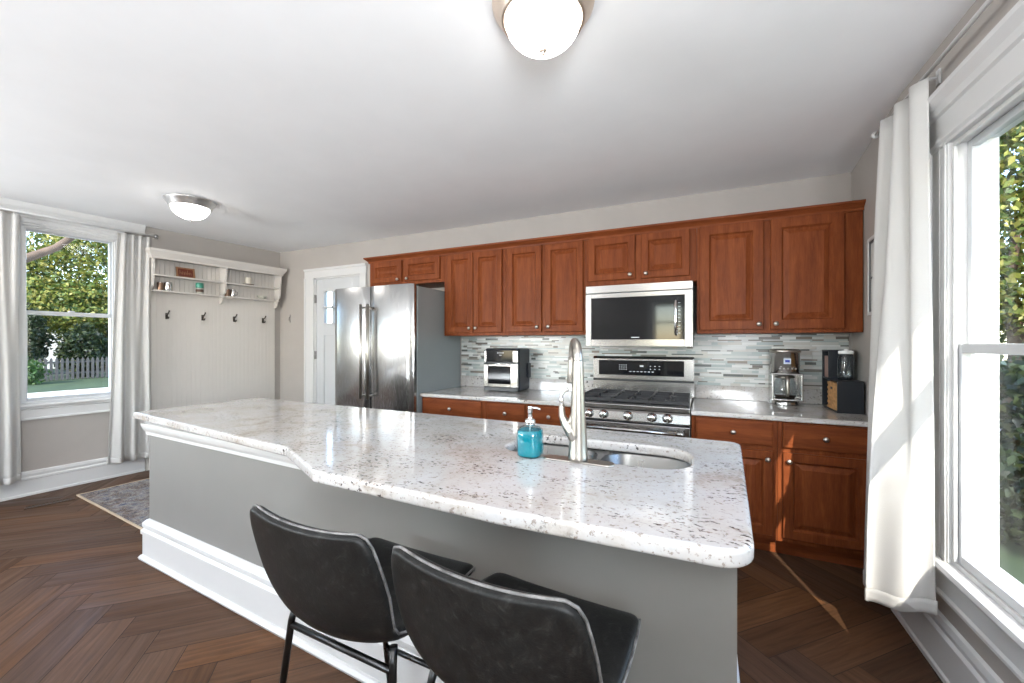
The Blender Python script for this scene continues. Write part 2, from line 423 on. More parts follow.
struct(MB().prism(ccw, CEIL, CEIL+.12).build('ceiling', 'ceiling_paint'))

TH = .14
def wall_frame(name, loc, rz):
    return Matrix.Translation((loc[0], loc[1], 0)) @ Matrix.Rotation(rz, 4, 'Z')
def wall_boxes(name, mtx, x0, x1, holes, mat='wall_paint', th=TH, z1=CEIL):
    """local x along, y 0..th into the wall, holes (xa,xb,za,zb) sorted by x"""
    w = MB(); cx_ = x0
    for xa, xb, za, zb in sorted(holes):
        if xa > cx_: w.box(cx_, xa, 0, th, 0, z1, 0, mtx)
        if za > 0: w.box(xa, xb, 0, th, 0, za, 0, mtx)
        w.box(xa, xb, 0, th, zb, z1, 0, mtx); cx_ = xb
    w.box(cx_, x1, 0, th, 0, z1, 0, mtx)
    return struct(w.build(name, mat))
ML = wall_frame('L', LA, LANG)
# window opening (local x = -s)
LW_X0, LW_X1, LW_Z0, LW_Z1 = -2.275, -1.648, .80, 2.375
LL = (LEND-LA).length
wall_boxes('wall_left', ML, -LL, .0, [(LW_X0, LW_X1, LW_Z0, LW_Z1), (-4.5, -3.5, .8, 2.3)])
MBk = Matrix.Translation((0, BACK, 0))
wall_boxes('wall_back', MBk, -5.5, 1.2, [(-4.505, -3.705, 0, 2.17)])
MR = wall_frame('R', (.895, 0), -PI/2)            # local x = -Y
RW_X0, RW_X1, RW_Z0, RW_Z1 = -2.155, -.995, .475, 2.12
wall_boxes('wall_right', MR, -2.6, 3.2, [(RW_X0, RW_X1, RW_Z0, RW_Z1), (.8, 1.7, .75, 2.45)], th=.10)
o = MB().prism([(.895, 2.6), (1.035, 2.6), (1.13, 3.8), (.985, 3.66)], 0, CEIL).build('wall_right', 'wall_paint'); struct(o); o.name = 'wall_right_far'
MRe = wall_frame('B', (0, -3.2), PI)              # rear wall, local x = -X
wall_boxes('wall_rear', MRe, -.95, 5.9, [(.32, .98, 1.3, 2.3), (3.0, 5.0, .75, 2.45)])
# baseboards
BB = [(0, 0), (.028, 0), (.028, .018), (.020, .024), (.020, .135), (.024, .14), (.024, .155), (.014, .165), (.018, .185), (.012, .205), (0, .212)]
def bb(name, path): return struct(MB().sweep(path, BB).build(name, 'white_trim'))
nl = Vector((-ld.y, ld.x)) if Vector((-ld.y, ld.x)).x > 0 else Vector((ld.y, -ld.x))
s_at = lambda s_: LA+ld*s_
bb('baseboard_left', [tuple(LEND), tuple(s_at(1.44))])
bb('baseboard_back', [tuple(LA), (-4.66, BACK)])
BBR = [(o_*1.0, z_*1.1) for o_, z_ in BB]
struct(MB().sweep([(.895, 3.0-.36), (.895, -3.2)], BBR).build('baseboard_right', 'white_trim'))

# ---- windows
def double_hung(n, mtx, x0, x1, z0, z1, zr, cas, head, stool_z, stool_out, apron, label=None, inset=.06, cap=.05, frieze=0, sashw=.045, TH=.14, SG=.036, j=.022, hext=.012):
    par = bpy.data.objects.new('window_%d' % n, None); COL.objects.link(par); par.matrix_world = mtx; struct(par)
    f = MB()
    for a, b_ in ((x0, x0+j), (x1-j, x1)): f.box(a, b_, -.004, TH+.02, z0, z1)
    f.box(x0, x1, -.004, TH+.02, z1-j, z1); f.box(x0, x1, -.004, TH+.03, z0, z0+j)
    for a, b_ in ((x0+j, x0+j+.012), (x1-j-.012, x1-j)): f.box(a, b_, inset-.014, inset-.002, z0+j, z1-j)   # stops
    f.box(x0+j, x1-j, inset-.014, inset-.002, z1-j-.012, z1-j)
    f.build('window_frame', 'white_trim', par, .002)
    def sash(y, za, zb, nm, top, bot):
        s_ = MB(); a, b_ = x0+j, x1-j
        s_.box(a, a+sashw, y, y+SG-.002, za, zb); s_.box(b_-sashw, b_, y, y+SG-.002, za, zb)
        s_.box(a+sashw, b_-sashw, y, y+SG-.002, zb-top, zb); s_.box(a+sashw, b_-sashw, y, y+SG-.002, za, za+bot)
        so = s_.build(nm, 'vinyl', par, .003)
        MB().box(a+sashw-.004, b_-sashw+.004, y+SG*.4, y+SG*.4+.004, za+bot-.004, zb-top+.004).build('glass_pane', 'pane_glass', so)
        return so
    sash(inset, z0+j, zr+.018, 'lower_sash', .036, sashw*1.15); sash(inset+SG, zr-.018, z1-j, 'upper_sash', sashw, .036)
    lk = MB().box((x0+x1)/2-.02, (x0+x1)/2+.02, inset-.008, inset+.02, zr+.018, zr+.030).build('sash_lock', 'vinyl', par, .003)
    c = MB()
    for a, b_, sg in ((x0-cas, x0+.006, 1), (x1-.006, x1+cas, -1)):
        c.box(a, b_, -.018, 0, stool_z, z1+.006)
        e0, e1 = (a, a+.018) if sg == 1 else (b_-.018, b_)
        c.box(e0, e1, -.030, -.018, stool_z, z1+.006)
        i0, i1 = (b_-.026, b_-.008) if sg == 1 else (a+.008, a+.026)
        c.box(i0, i1, -.024, -.018, stool_z, z1+.006)
        c.box((a+b_)/2-.02, (a+b_)/2+.012, -.021, -.018, stool_z, z1+.006)
    c.build('side_casing', 'white_trim', par, .003)
    hx0, hx1 = x0-cas, x1+cas
    h = MB(); zt = z1+.006
    prof = [(0, zt-.012), (-.024, zt-.012), (-.024, zt), (-.034, zt+.008), (-.034, zt+.022), (-.022, zt+.030), (-.022, zt+head-cap), (-.034, zt+head-cap+.006), (-.038, zt+head-cap*.55), (-.062, zt+head-cap*.2), (-.066, zt+head), (0, zt+head)]
    h.plate(prof, hx0-hext, hx1+hext); h.build('head_casing', 'white_trim', par)
    st = MB(); st.plate([(TH*.4, stool_z-.028), (-stool_out, stool_z-.028), (-stool_out-.006, stool_z-.014), (-stool_out, stool_z), (TH*.4, stool_z)], hx0-.01, hx1+.03)
    st.build('window_stool', 'white_trim', par)
    a = MB(); a.plate([(0, stool_z-.028), (-.026, stool_z-.028), (-.026, stool_z-.045), (-.018, stool_z-.052), (-.018, stool_z-apron+.02), (-.026, stool_z-apron+.012), (-.026, stool_z-apron), (0, stool_z-apron)], hx0, hx1)
    a.build('apron', 'white_trim', par)
    return par
double_hung(1, ML, LW_X0, LW_X1, LW_Z0, LW_Z1, 1.605, .030, .085, .80, .045, .14, cap=.04, sashw=.022, inset=.022)
double_hung(2, MR, RW_X0, RW_X1, RW_Z0, RW_Z1, 1.315, .125, .19, .475, .052, .15, cap=.075, sashw=.030, inset=.004, TH=.10, SG=.028, j=.016)
double_hung(3, ML, -4.5, -3.5, .8, 2.3, 1.55, .1, .17, .8, .05, .12)
double_hung(4, MRe, .32, .98, 1.3, 2.3, 1.8, .1, .15, 1.3, .05, .12)
double_hung(6, MR, .8, 1.7, .75, 2.45, 1.55, .08, .09, .75, .05, .12, TH=.10, inset=.01, SG=.03)  # unseen side window, added to house the right-hand fill light
double_hung(5, MRe, 3.0, 5.0, .75, 2.45, 1.55, .1, .09, .75, .05, .12)  # unseen rear window, added to frame the rear fill light

struct(MB().plate([(0, 2.462), (-.022, 2.462), (-.022, 2.50), (-.034, 2.515), (-.045, 2.545), (-.048, CEIL-.001), (0, CEIL-.001)], -3.0, -1.44).build('trim_1', 'white_trim')).matrix_world = ML
# ---- mudroom door in back wall
d = bpy.data.objects.new('door_1', None); COL.objects.link(d); d.location = (-4.105, BACK, 0); struct(d)
c = MB()
for a, b_ in ((-.56, -.395), (.395, .50)):
    c.box(a, b_, -.02, 0, 0, 2.17); c.box(a, a+.02, -.03, -.02, 0, 2.17) if a < 0 else c.box(b_-.02, b_, -.03, -.02, 0, 2.17)
c.plate([(0, 2.165), (-.022, 2.165), (-.022, 2.255), (-.034, 2.262), (-.04, 2.285), (0, 2.285)], -.56, .50)
c.build('door_casing', 'white_trim', d, .003)
c = MB(); c.box(-.40, -.378, 0, .12, 0, 2.17).box(.378, .40, 0, .12, 0, 2.17).box(-.40, .40, 0, .12, 2.15, 2.17); c.build('door_jamb', 'white_trim', d)
# slab with window opening
s_ = MB(); gy0, gy1 = .015, .055
gx0, gx1, gz0, gz1 = -.25, .25, 1.575, 2.0
s_.box(-.378, gx0, gy0, gy1, .005, 2.15).box(gx1, .378, gy0, gy1, .005, 2.15).box(gx0, gx1, gy0, gy1, gz1, 2.15).box(gx0, gx1, gy0, gy1, 1.43, gz0)
s_.box(gx0, gx1, gy0, gy1, .005, .2).box(-.03, .03, gy0, gy1, .2, 1.43)
s_.box(gx0, -.03, gy0+.012, gy1-.01, .2, 1.43).box(.03, gx1, gy0+.012, gy1-.01, .2, 1.43)
ds = s_.build('door_slab', 'vinyl', d, .002)
mu = MB()
for i in range(4): xx = gx0+(gx1-gx0)*i/3; mu.box(xx-.012, xx+.012, gy0-.006, gy1+.006, gz0, gz1)
for zz in (gz0, (gz0+gz1)/2, gz1): mu.box(gx0-.012, gx1+.012, gy0-.006, gy1+.006, zz-.012, zz+.012)
mu.build('muntins', 'vinyl', d, .002)
MB().box(gx0, gx1, .033, .037, gz0, gz1).build('glass_pane', 'pane_glass', d)
for zz in (1.90, 1.18, .3):
    MB().box(-.392, -.372, -.004, .014, zz-.05, zz+.05).lathe([(.007, -.052), (.007, .052)], (-.385, -.006, zz), 10).build('hinge', 'hinge', d)
MB().lathe([(.028, 0), (.028, -.008), (.012, -.012), (.012, -.04), (.028, -.05), (.03, -.065), (.02, -.075)], (.31, gy0, .95), 20, 'Y').build('door_handle', 'nickel', d)

# ------------------------------------------------------------------ cabinets
UY = 3.31; UZ0, UZ1 = 1.405, 2.205
def upper(name, label, x0, x1, z0, doors, dz, knobs, lit=None, fw=.058):
    r = thing(name, label, 'cabinet', (0, 0, 0), 0, 'cherry wall cabinets')
    r.location = ((x0+x1)/2, BACK, z0); ox, oz = (x0+x1)/2, z0
    c = MB(); c.box(x0-ox, x1-ox, UY-BACK, -.002, 0, UZ1-oz); c.build('body', 'cherry', r)
    for i, (a, b_) in enumerate(doors):
        dd = raised_door('door', a-ox, b_-ox, dz[0]-oz, dz[1]-oz, UY-BACK-.021, r, 'cherry', fw)
        kx = knobs[i]; knob(kx-ox, UY-BACK-.021, knobs[-1]-oz, dd)
    return r
upper('wall_cabinet', 'shallow cherry wall cabinet with two low doors above the fridge', -3.22, -2.265, 1.935, [(-3.18, -2.78), (-2.745, -2.31)], (1.965, 2.185), [-2.82, -2.70, 1.99])
upper('wall_cabinet', 'narrow two-door cherry wall cabinet beside the fridge', -2.263, -1.602, UZ0, [(-2.225, -1.934), (-1.928, -1.632)], (1.432, 2.185), [-1.965, -1.897, 1.475])
upper('wall_cabinet', 'two-door cherry wall cabinet directly left of the microwave', -1.60, -.86, UZ0, [(-1.577, -1.248), (-1.215, -.88)], (1.432, 2.185), [-1.285, -1.18, 1.475])
upper('wall_cabinet', 'short two-door cherry wall cabinet above the microwave', -.858, -.022, 1.80, [(-.835, -.462), (-.418, -.07)], (1.84, 2.185), [-.50, -.38, 1.875])
upper('wall_cabinet', 'wide two-door cherry wall cabinet right of the microwave above the coffee maker', -.020, .950, UZ0, [(-.003, .402), (.442, .852)], (1.430, 2.19), [.372, .472, 1.468], fw=.07)
cr = MB().sweep([(-3.235, BACK-.002), (-3.235, UY-.015), (.962, UY-.015)],
                [(0, 2.205), (.0, 2.185), (-.012+.02, 2.185), (.012, 2.195), (.016, 2.205), (.034, 2.222), (.046, 2.232), (.048, 2.246), (0, 2.246), (-.3, 2.246), (-.3, 2.206)])
# keep the crown as a trim strip only
cr.bm.free(); cr = MB()
cr.sweep([(-3.222, BACK-.004), (-3.222, UY-.002), (.952, UY-.002)],
         [(0, 2.2055), (0, 2.186), (.010, 2.186), (.012, 2.200), (.018, 2.208), (.036, 2.224), (.046, 2.230), (.048, 2.244), (0, 2.244)])
tag(cr.build('crown_moulding', 'cherry_h'), 'long cherry crown moulding running along the top of all wall cabinets', 'moulding')

BY = 2.98; CT = .885
def base(name, label, x0, x1, bays, z_top=.853, group='cherry base cabinets'):
    ox = (x0+x1)/2
    r = thing(name, label, 'cabinet', (ox, BACK, 0), 0, group)
    MB().box(x0-ox, x1-ox, BY-BACK, -.004, .105, z_top).build('body', 'cherry', r)
    MB().box(x0-ox, x1-ox, BY-BACK+.07, -.004, 0, .104).build('toe_kick', 'cherry_h', r)
    for a, b_, kd in bays:
        dr = flat_front('drawer', a-ox, b_-ox, .69, .842, BY-BACK-.021, r)
        knob((a+b_)/2-ox, BY-BACK-.021, .765, dr)
        dd = raised_door('door', a-ox, b_-ox, .135, .662, BY-BACK-.021, r)
        knob((b_-.03 if kd > 0 else a+.03)-ox, BY-BACK-.021, .612, dd)
    return r
base('base_cabinet', 'single-drawer cherry base cabinet next to the fridge', -2.278, -1.632, [(-2.265, -1.66, 1)])
base('base_cabinet', 'two-drawer cherry base cabinet directly left of the stove', -1.630, -.862, [(-1.60, -1.262, 1), (-1.228, -.885, -1)])
base('base_cabinet', 'cherry base cabinet with one drawer and door directly right of the stove', -.052, .436, [(-.026, .412, 1)])
base('base_cabinet', 'cherry base cabinet with one drawer and door in the far corner beside the curtain', .438, .915, [(.463, .885, -1)])
def ctop(label, x0, x1a, x1b):
    pts = round_poly([(x0, BY-.035), (x1a, BY-.035), (x1b, BACK-.003), (x0, BACK-.003)], [.006]*4, 3)
    return tag(slab('countertop', pts, [], CT-.031, CT, .009, 'granite'), label, 'countertop')
ctop('speckled granite countertop under the air fryer', -2.28, -.862, -.862)
ctop('speckled granite countertop under the coffee maker', -.054, .922, .978)
for lb, a, b_ in (('low granite upstand strip behind the air fryer', -2.283, -.86), ('low granite upstand strip behind the coffee maker', -.034, .968)):
    tag(MB().box(a, b_, BACK-.022, BACK-.004, CT+.0005, CT+.108).build('granite_upstand', 'granite', None, .003), lb, 'upstand')
# mosaic backsplash
def mosaic(label, x0, x1, z0, z1):
    vs, fs, cs = [], [], []
    y = BACK-.010; yb = BACK-.003; z = z0; row = 0
    base_c = [(.60, .62, .59), (.66, .67, .65), (.48, .53, .51), (.60, .60, .56), (.40, .46, .45), (.74, .75, .73), (.58, .56, .51)]
    dark = [(.15, .13, .11), (.20, .19, .16), (.12, .13, .12), (.24, .20, .16)]
    while z < z1-.004:
        hh = min([.021, .0105, .021, .0105, .0105][row % 5], z1-z); x = x0-random.random()*.12
        while x < x1:
            w = random.choice([.045, .07, .10, .14, .17]); a, b_ = max(x, x0)+.0008, min(x+w, x1)-.0008
            if b_ > a+.002:
                k = len(vs); zz0, zz1 = z+.0007, z+hh-.0007; yy = y-random.random()*.0016
                vs += [(a, yy, zz0), (b_, yy, zz0), (b_, yy, zz1), (a, yy, zz1), (a, yb, zz0), (b_, yb, zz0), (b_, yb, zz1), (a, yb, zz1)]
                fs += [(k, k+1, k+2, k+3), (k, k+4, k+5, k+1), (k+1, k+5, k+6, k+2), (k+2, k+6, k+7, k+3), (k+3, k+7, k+4, k)]
                cc = random.choice(dark) if random.random() < .22 and w < .16 else random.choice(base_c)
                jj = random.uniform(.93, 1.06); cs += [tuple(q*jj for q in cc)]*5
            x += w
        z += hh; row += 1
    n0 = len(fs); k = len(vs)
    vs += [(x0, y+.003, z0), (x1, y+.003, z0), (x1, y+.003, z1), (x0, y+.003, z1), (x0, BACK-.001, z0), (x1, BACK-.001, z0), (x1, BACK-.001, z1), (x0, BACK-.001, z1)]
    fs += [(k, k+1, k+2, k+3), (k+7, k+6, k+5, k+4), (k, k+4, k+5, k+1), (k+1, k+5, k+6, k+2), (k+2, k+6, k+7, k+3), (k+3, k+7, k+4, k)]; cs += [(.5, .5, .48)]*6
    me = bpy.data.meshes.new('mosaic_backsplash'); me.from_pydata(vs, [], fs); colattr(me, cs)
    me.materials.append(M['mosaic']); me.materials.append(M['tile_grout'])
    for p in list(me.polygons)[n0:]: p.material_index = 1
    o = bpy.data.objects.new('mosaic_backsplash', me); COL.objects.link(o); return tag(o, label, 'backsplash')
mosaic('linear glass and stone mosaic backsplash strips between the counters and wall cabinets', -2.283, .968, CT+.109, UZ0-.001)

# ------------------------------------------------------------------ microwave
r = thing('microwave', 'stainless over-the-range microwave with black glass door', 'microwave', (-.445, BACK, 1.308))
hw = .398; fy = 3.24-BACK
MB().box(-hw, hw, fy+.03, -.012, .0, .485).build('body', 'stainless_side', r, .003)
MB().box(-hw, hw, fy, fy+.03, .425, .485).build('vent_panel', 'stainless', r, .003)
m_ = MB(); m_.box(-hw, -hw+.045, fy, fy+.03, .0, .42).box(hw-.055, hw, fy, fy+.03, 0, .42).box(-hw+.045, hw-.055, fy, fy+.03, .385, .42).box(-hw+.045, hw-.055, fy, fy+.03, 0, .055)
do = m_.build('door', 'stainless', r, .002)
MB().box(-hw+.044, hw-.054, fy+.003, fy+.02, .054, .386).build('door_glass', 'black_gloss', do)
MB().tube([(hw-.115, fy+.004, .345), (hw-.115, fy-.035, .335), (hw-.115, fy-.045, .27), (hw-.115, fy-.045, .16), (hw-.115, fy-.035, .10), (hw-.115, fy+.004, .09)], .010, 12).build('handle', 'chrome', do)
m_ = MB()
for i in range(9): m_.box(hw-.10, hw-.085, fy+.0015, fy+.0035, .10+i*.028, .104+i*.028)
m_.box(-.04, .02, fy+.0012, fy+.0032, .068, .074); m_.build('control_marks', 'white_print', do)

# ------------------------------------------------------------------ range
r = thing('gas_range', 'stainless gas range with five front knobs and black cast-iron grates', 'stove', (-.4575, 2.93, 0))
hw = .3975; D = .70
MB().box(-hw, hw, .035, D, .02, .862).build('body', 'stainless_side', r, .003)
MB().box(-hw, hw, .0, D, .863, .90).build('cooktop', 'stainless', r, .006)
m_ = MB(); m_.plate([(.0, .862), (-.012, .850), (-.022, .795), (-.018, .785), (.035, .785), (.035, .862)], -hw, hw); m_.build('control_panel', 'stainless', r)
for kx in (-.275, -.17, 0.0, .16, .26):
    k_ = MB().lathe([(.030, 0), (.030, -.006), (.024, -.010), (.023, -.030), (.019, -.034), (.001, -.034)], (kx, -.018, .826), 24, 'Y').build('knob', 'chrome', r)
    MB().box(kx-.004, kx+.004, -.064, -.050, .806, .846).build('knob_grip', 'chrome', k_, .002)
    MB().lathe([(.033, .003), (.033, -.003)], (kx, -.018, .826), 24, 'Y').build('knob_ring', 'knob_black', k_)
od = MB().box(-hw, hw, -.012, .034, .20, .772).build('oven_door', 'stainless', r, .004)
MB().box(-hw+.10, hw-.10, -.0145, -.005, .32, .63).build('oven_window', 'black_gloss', od)
MB().box(-hw, hw, -.002, .034, .7725, .784).build('vent_gap', 'black_plastic', r)
m_ = MB().tube([(-hw+.03, -.062, .735), (hw-.03, -.062, .735)], .0135, 14)
for sx in (-1, 1): m_.tube([(sx*(hw-.055), -.01, .735), (sx*(hw-.055), -.062, .735)], .014, 10); m_.tube([(sx*(hw-.035), -.062, .735), (sx*(hw-.075), -.062, .735)], .018, 14)
m_.build('handle', 'stainless', od)
dw = MB().box(-hw, hw, -.012, .034, .045, .185).build('warming_drawer', 'stainless', r, .004)
MB().tube([(-.3, -.05, .145), (.3, -.05, .145)], .010, 10).build('drawer_handle', 'stainless', dw)
for gi, gx in enumerate((-.262, 0, .262)):
    gm = MB(); w = .127; z0 = .907; y0, y1 = .045, .60
    for a in (-w, w): gm.box(gx+a-.006, gx+a+.006, y0, y1, z0+.006, z0+.028)
    for yy in (y0, (y0+y1)/2, y1): gm.box(gx-w, gx+w, yy-.006, yy+.006, z0+.006, z0+.028)
    for yy in ((y0*3+y1)/4, (y0+3*y1)/4):
        gm.box(gx-w, gx-.03, yy-.005, yy+.005, z0+.006, z0+.03); gm.box(gx+.03, gx+w, yy-.005, yy+.005, z0+.006, z0+.03)
        gm.box(gx-.005, gx+.005, yy-.11, yy-.03, z0+.006, z0+.03); gm.box(gx-.005, gx+.005, yy+.03, yy+.11, z0+.006, z0+.03)
    for a in (-w, w):
        for yy in (y0, y1): gm.box(gx+a-.008, gx+a+.008, yy-.008, yy+.008, .9, z0+.01)
    gm.build('grate', 'cast_iron', r, .002)
MB().box(-hw+.02, hw-.02, .03, .615, .898, .904).build('cooktop_tray', 'cast_iron', r)
for bx, by in ((-.262, .18), (-.262, .46), (0, .32), (.262, .18), (.262, .46)):
    MB().lathe([(.045, .90), (.045, .912), (.032, .914), (.032, .921), (.001, .923)], (bx, by, 0), 20).build('burner', 'cast_iron', r)
bgd = MB().plate([(.615, .90), (.615, 1.025), (.60, 1.03), (.60, 1.20), (.612, 1.222), (.69, 1.222), (.69, .90)], -hw+.005, hw+.018).build('backguard', 'stainless', r)
MB().box(-hw+.005, hw+.018, .5985, .62, 1.013, 1.026).build('vent_slot', 'black_plastic', bgd)
MB().box(-hw+.055, hw-.055, .5965, .61, 1.062, 1.188).build('display_panel', 'black_gloss', bgd)
m_ = MB()
for i in range(7): m_.box(-.085+i*.03, -.068+i*.03, .5955, .597, 1.092, 1.097)
for i in range(4):
    for j_ in range(3): m_.box(-.17+i*.018, -.16+i*.018, .5955, .597, 1.11+j_*.018, 1.115+j_*.018)
for j_ in range(2):
    for i in range(3): m_.box(.08+i*.035, .09+i*.035, .5955, .597, 1.115+j_*.024, 1.12+j_*.024)
m_.box(.0, .03, .5955, .597, 1.135, 1.148); m_.build('display_marks', 'white_print', bgd)

# ------------------------------------------------------------------ fridge
r = thing('refrigerator', 'stainless french-door refrigerator with grey side and two bar handles', 'refrigerator', (-2.765, 2.855, 0))
hw = .482
MB().box(-hw, hw, .065, .78, .02, 1.845).build('body', 'stainless_side', r, .004)
MB().box(-hw+.01, hw-.01, .05, .066, .05, 1.83).build('gasket', 'fridge_gasket', r)
def fdoor(nm, x0, x1, z0, z1, bulge=.014):
    pts = []; n = 14
    for i in range(n+1):
        u = i/n; x = x0+(x1-x0)*u; e = min(u, 1-u)*(x1-x0); rr = .018
        yy = -bulge*(1-(2*u-1)**2) + (rr-math.sqrt(max(0, rr*rr-(rr-min(e, rr))**2)) if e < rr else 0)
        pts.append((x, yy))
    pts += [(x1, .05), (x0, .05)]
    o = MB().prism(pts, z0, z1).build(nm, 'stainless_v', r, .003)
    for p in o.data.polygons: p.use_smooth = abs(p.normal.z) < .5 and p.normal.y < -.3
    return o
dl = fdoor('door', -hw, -.028, .72, 1.86); dr = fdoor('door', -.022, hw, .72, 1.86)
fz = fdoor('freezer_drawer', -hw, hw, .05, .708)
for dd, hx in ((dl, -.068), (dr, .018)):
    m_ = MB().tube([(hx, -.062, .82), (hx, -.062, 1.69)], .0125, 14)
    for zz in (.85, 1.66): m_.tube([(hx, -.008, zz), (hx, -.062, zz)], .011, 10)
    m_.build('handle', 'nickel', dd)
MB().tube([(-.36, -.065, .64), (.36, -.065, .64)], .0125, 14).tube([(-.33, -.01, .64), (-.33, -.065, .64)], .01).tube([(.33, -.01, .64), (.33, -.065, .64)], .01).build('handle', 'nickel', fz)
for hx in (-.40, .40): MB().box(hx-.04, hx+.04, .03, .13, 1.846, 1.866).build('hinge_cover', 'fridge_gasket', r, .004)

# ------------------------------------------------------------------ island
IZ = .885; IT = .044
isl = thing('kitchen_island', 'long taupe-painted kitchen island with tall white base moulding', 'kitchen island', (-1.5, 1.6, 0))
def loc(p): return (p[0]+1.5, p[1]-1.6)
A = (-3.105, 1.335); B_ = (.085, 1.168); C_ = (.095, 2.06); D_ = (-3.165, 2.10)
body = [loc(p) for p in (A, B_, C_, D_)]
def inset_poly(p, k):
    c = Vector((sum(q[0] for q in p)/len(p), sum(q[1] for q in p)/len(p))); out = []
    for i in range(4):
        a, b_, c2 = Vector(p[i-1]), Vector(p[i]), Vector(p[(i+1) % 4]); n1 = (b_-a).normalized(); n2 = (c2-b_).normalized()
        out.append(tuple(b_+(n2-n1).normalized()*k*1.414))
    return out
inn = inset_poly(body, .03)
for i, nm in enumerate(('front_panel', 'end_panel', 'back_panel', 'end_panel')):
    MB().prism([body[i], body[(i+1) % 4], inn[(i+1) % 4], inn[i]], 0, IZ-IT-.001).build(nm, 'island_paint', isl)
BBI = [(0, 0), (.040, 0), (.044, .012), (.034, .026), (.026, .028), (.026, .150), (.034, .158), (.034, .178), (.022, .190), (.028, .205), (.028, .222), (.012, .240), (0, .245)]
MB().sweep([body[3], body[0], body[1], body[2]], BBI).build('base_moulding', 'white_trim', isl)
k_ = 1.50/ (B_[0]-A[0]); CE = (A[0]+(B_[0]-A[0])*k_, A[1]+(B_[1]-A[1])*k_)
MB().sweep([body[3], body[0], loc(CE)], [(0, IZ-IT-.075), (.012, IZ-IT-.073), (.014, IZ-IT-.055), (.026, IZ-IT-.035), (.032, IZ-IT-.018), (.034, IZ-IT-.002), (0, IZ-IT-.002)]).build('cap_moulding', 'white_trim', isl)
for i, x in enumerate((-2.5, -1.9, -1.3, -.6)):
    raised_dummy = MB()
    a = loc((x, 2.09-.012*i)); raised_dummy.box(a[0], a[0]+.5, a[1]-.002, a[1]+.016, .14, .78); raised_dummy.build('cupboard_door', 'white_trim', isl, .003)
outl = [(-3.35, 1.295), (-3.345, 1.355), (-1.635, 1.178), (-1.262, 1.000), (-.5, .972), (.118, .925), (.168, 2.105), (-3.32, 2.155)]
outl = [(-3.35, 1.352), (-1.625, 1.176), (-1.240, 1.000), (-.5, .974), (.108, .992), (.168, 2.105), (-3.32, 2.152)]
outl = round_poly(outl, [.012, .006, .02, 0, .085, .05, .02], 8)
hole = round_poly([(-.775, 1.540), (-.025, 1.540), (-.035, 1.865), (-.765, 1.865)], [.09, .13, .13, .09], 10)
it = slab('countertop', outl, [hole[::-1]], IZ-IT, IZ, .012, 'granite')
tag(it, 'large white speckled granite island top with angled bar overhang', 'countertop')
# sink
sk_ = thing('kitchen_sink', 'stainless double-bowl undermount sink set in the island top', 'sink', (-.40, 1.70, IZ-IT-.003))
def bowl(x0, x1, y0, y1, depth, rad):
    m_ = MB(); rings = []
    def outline(ins, extra=0):
        pts = round_poly([(x0+ins, y0+ins), (x1-ins, y0+ins), (x1-ins, y1-ins), (x0+ins, y1-ins)], max(.01, rad-ins*.4), 6); return pts
    lv = [(-.012, 0), (0, 0), (.004, -.006), (.012, -depth*.8), (.030, -depth*.96), (.06, -depth), ]
    for ins, z in lv:
        rings.append([m_.bm.verts.new((p[0], p[1], z)) for p in outline(ins)])
    n = len(rings[0])
    for k in range(len(rings)-1):
        for i in range(n):
            f = m_.bm.faces.new((rings[k][i], rings[k][(i+1) % n], rings[k+1][(i+1) % n], rings[k+1][i])); f.smooth = True
    m_.bm.faces.new(rings[-1])
    o = m_.build('bowl', 'sink_steel', sk_, solid=.0015, fix=False)
    cx_, cy_ = (x0+x1)/2, (y0+y1)/2
    MB().lathe([(.045, -depth+.0015), (.045, -depth+.005), (.035, -depth+.005), (.03, -depth+.003), (.001, -depth+.003)], (cx_, cy_, 0), 20).build('drain', 'chrome', o)
bowl(-.388, -.006, -.166, .178, .17, .10); bowl(.014, .388, -.166, .178, .20, .11)
ho = [round_poly([(a+.004, -.162), (b_-.004, -.162), (b_-.004, .174), (a+.004, .174)], .1, 8)[::-1] for a, b_ in ((-.388, -.006), (.014, .388))]
slab('rim_plate', round_poly([(-.41, -.185), (.41, -.185), (.41, .20), (-.41, .20)], .03, 4), ho, -.0022, .0010, .0003, 'sink_steel', sk_)
# faucet
fc = thing('kitchen_faucet', 'tall brushed nickel pull-down faucet with side lever on a long oval base plate', 'faucet', (-.420, 1.500, IZ))
n = 40; pl = round_poly([(-.138, -.03), (.138, -.03), (.138, .03), (-.138, .03)], .0299, 8)
MB().prism(pl, 0.0003, .007).build('base_plate', 'nickel', fc, .003)
MB().lathe([(.037, .007), (.036, .02), (.033, .06), (.030, .12), (.027, .18), (.024, .25), (.021, .32), (.0187, .38), (.018, .385)], (0, 0, 0), 28, sx=1.05).build('column', 'nickel', fc)
dv = Vector((-.072, .158)).normalized(); arc = []
for i in range(15):
    a = PI-PI*1.0*i/14; rr = .082; arc.append((dv.x*(rr+rr*math.cos(a)), dv.y*(rr+rr*math.cos(a)), .385+rr*.85*math.sin(a)))
arc = [(0, 0, .36)]+arc
MB().tube(arc, [.0185]*1+[.0180-.0003*i for i in range(15)], 20).build('spout', 'nickel', fc)
ex, ey = dv.x*.164, dv.y*.164
MB().tube([(ex, ey, .392), (ex, ey, .37), (ex*1.0, ey*1.0, .33), (ex*1.01, ey*1.01, .288), (ex*1.01, ey*1.01, .281)], [.0145, .0165, .018, .0205, .017], 20).build('spray_head', 'nickel', fc)
hd = MB().tube([(-.002, 0, .090), (-.028, .0, .118), (-.050, 0, .142), (-.063, 0, .170), (-.065, 0, .20), (-.063, 0, .215)], [.034, .026, .018, .013, .0115, .011], 16).build('handle_arm', 'nickel', fc)
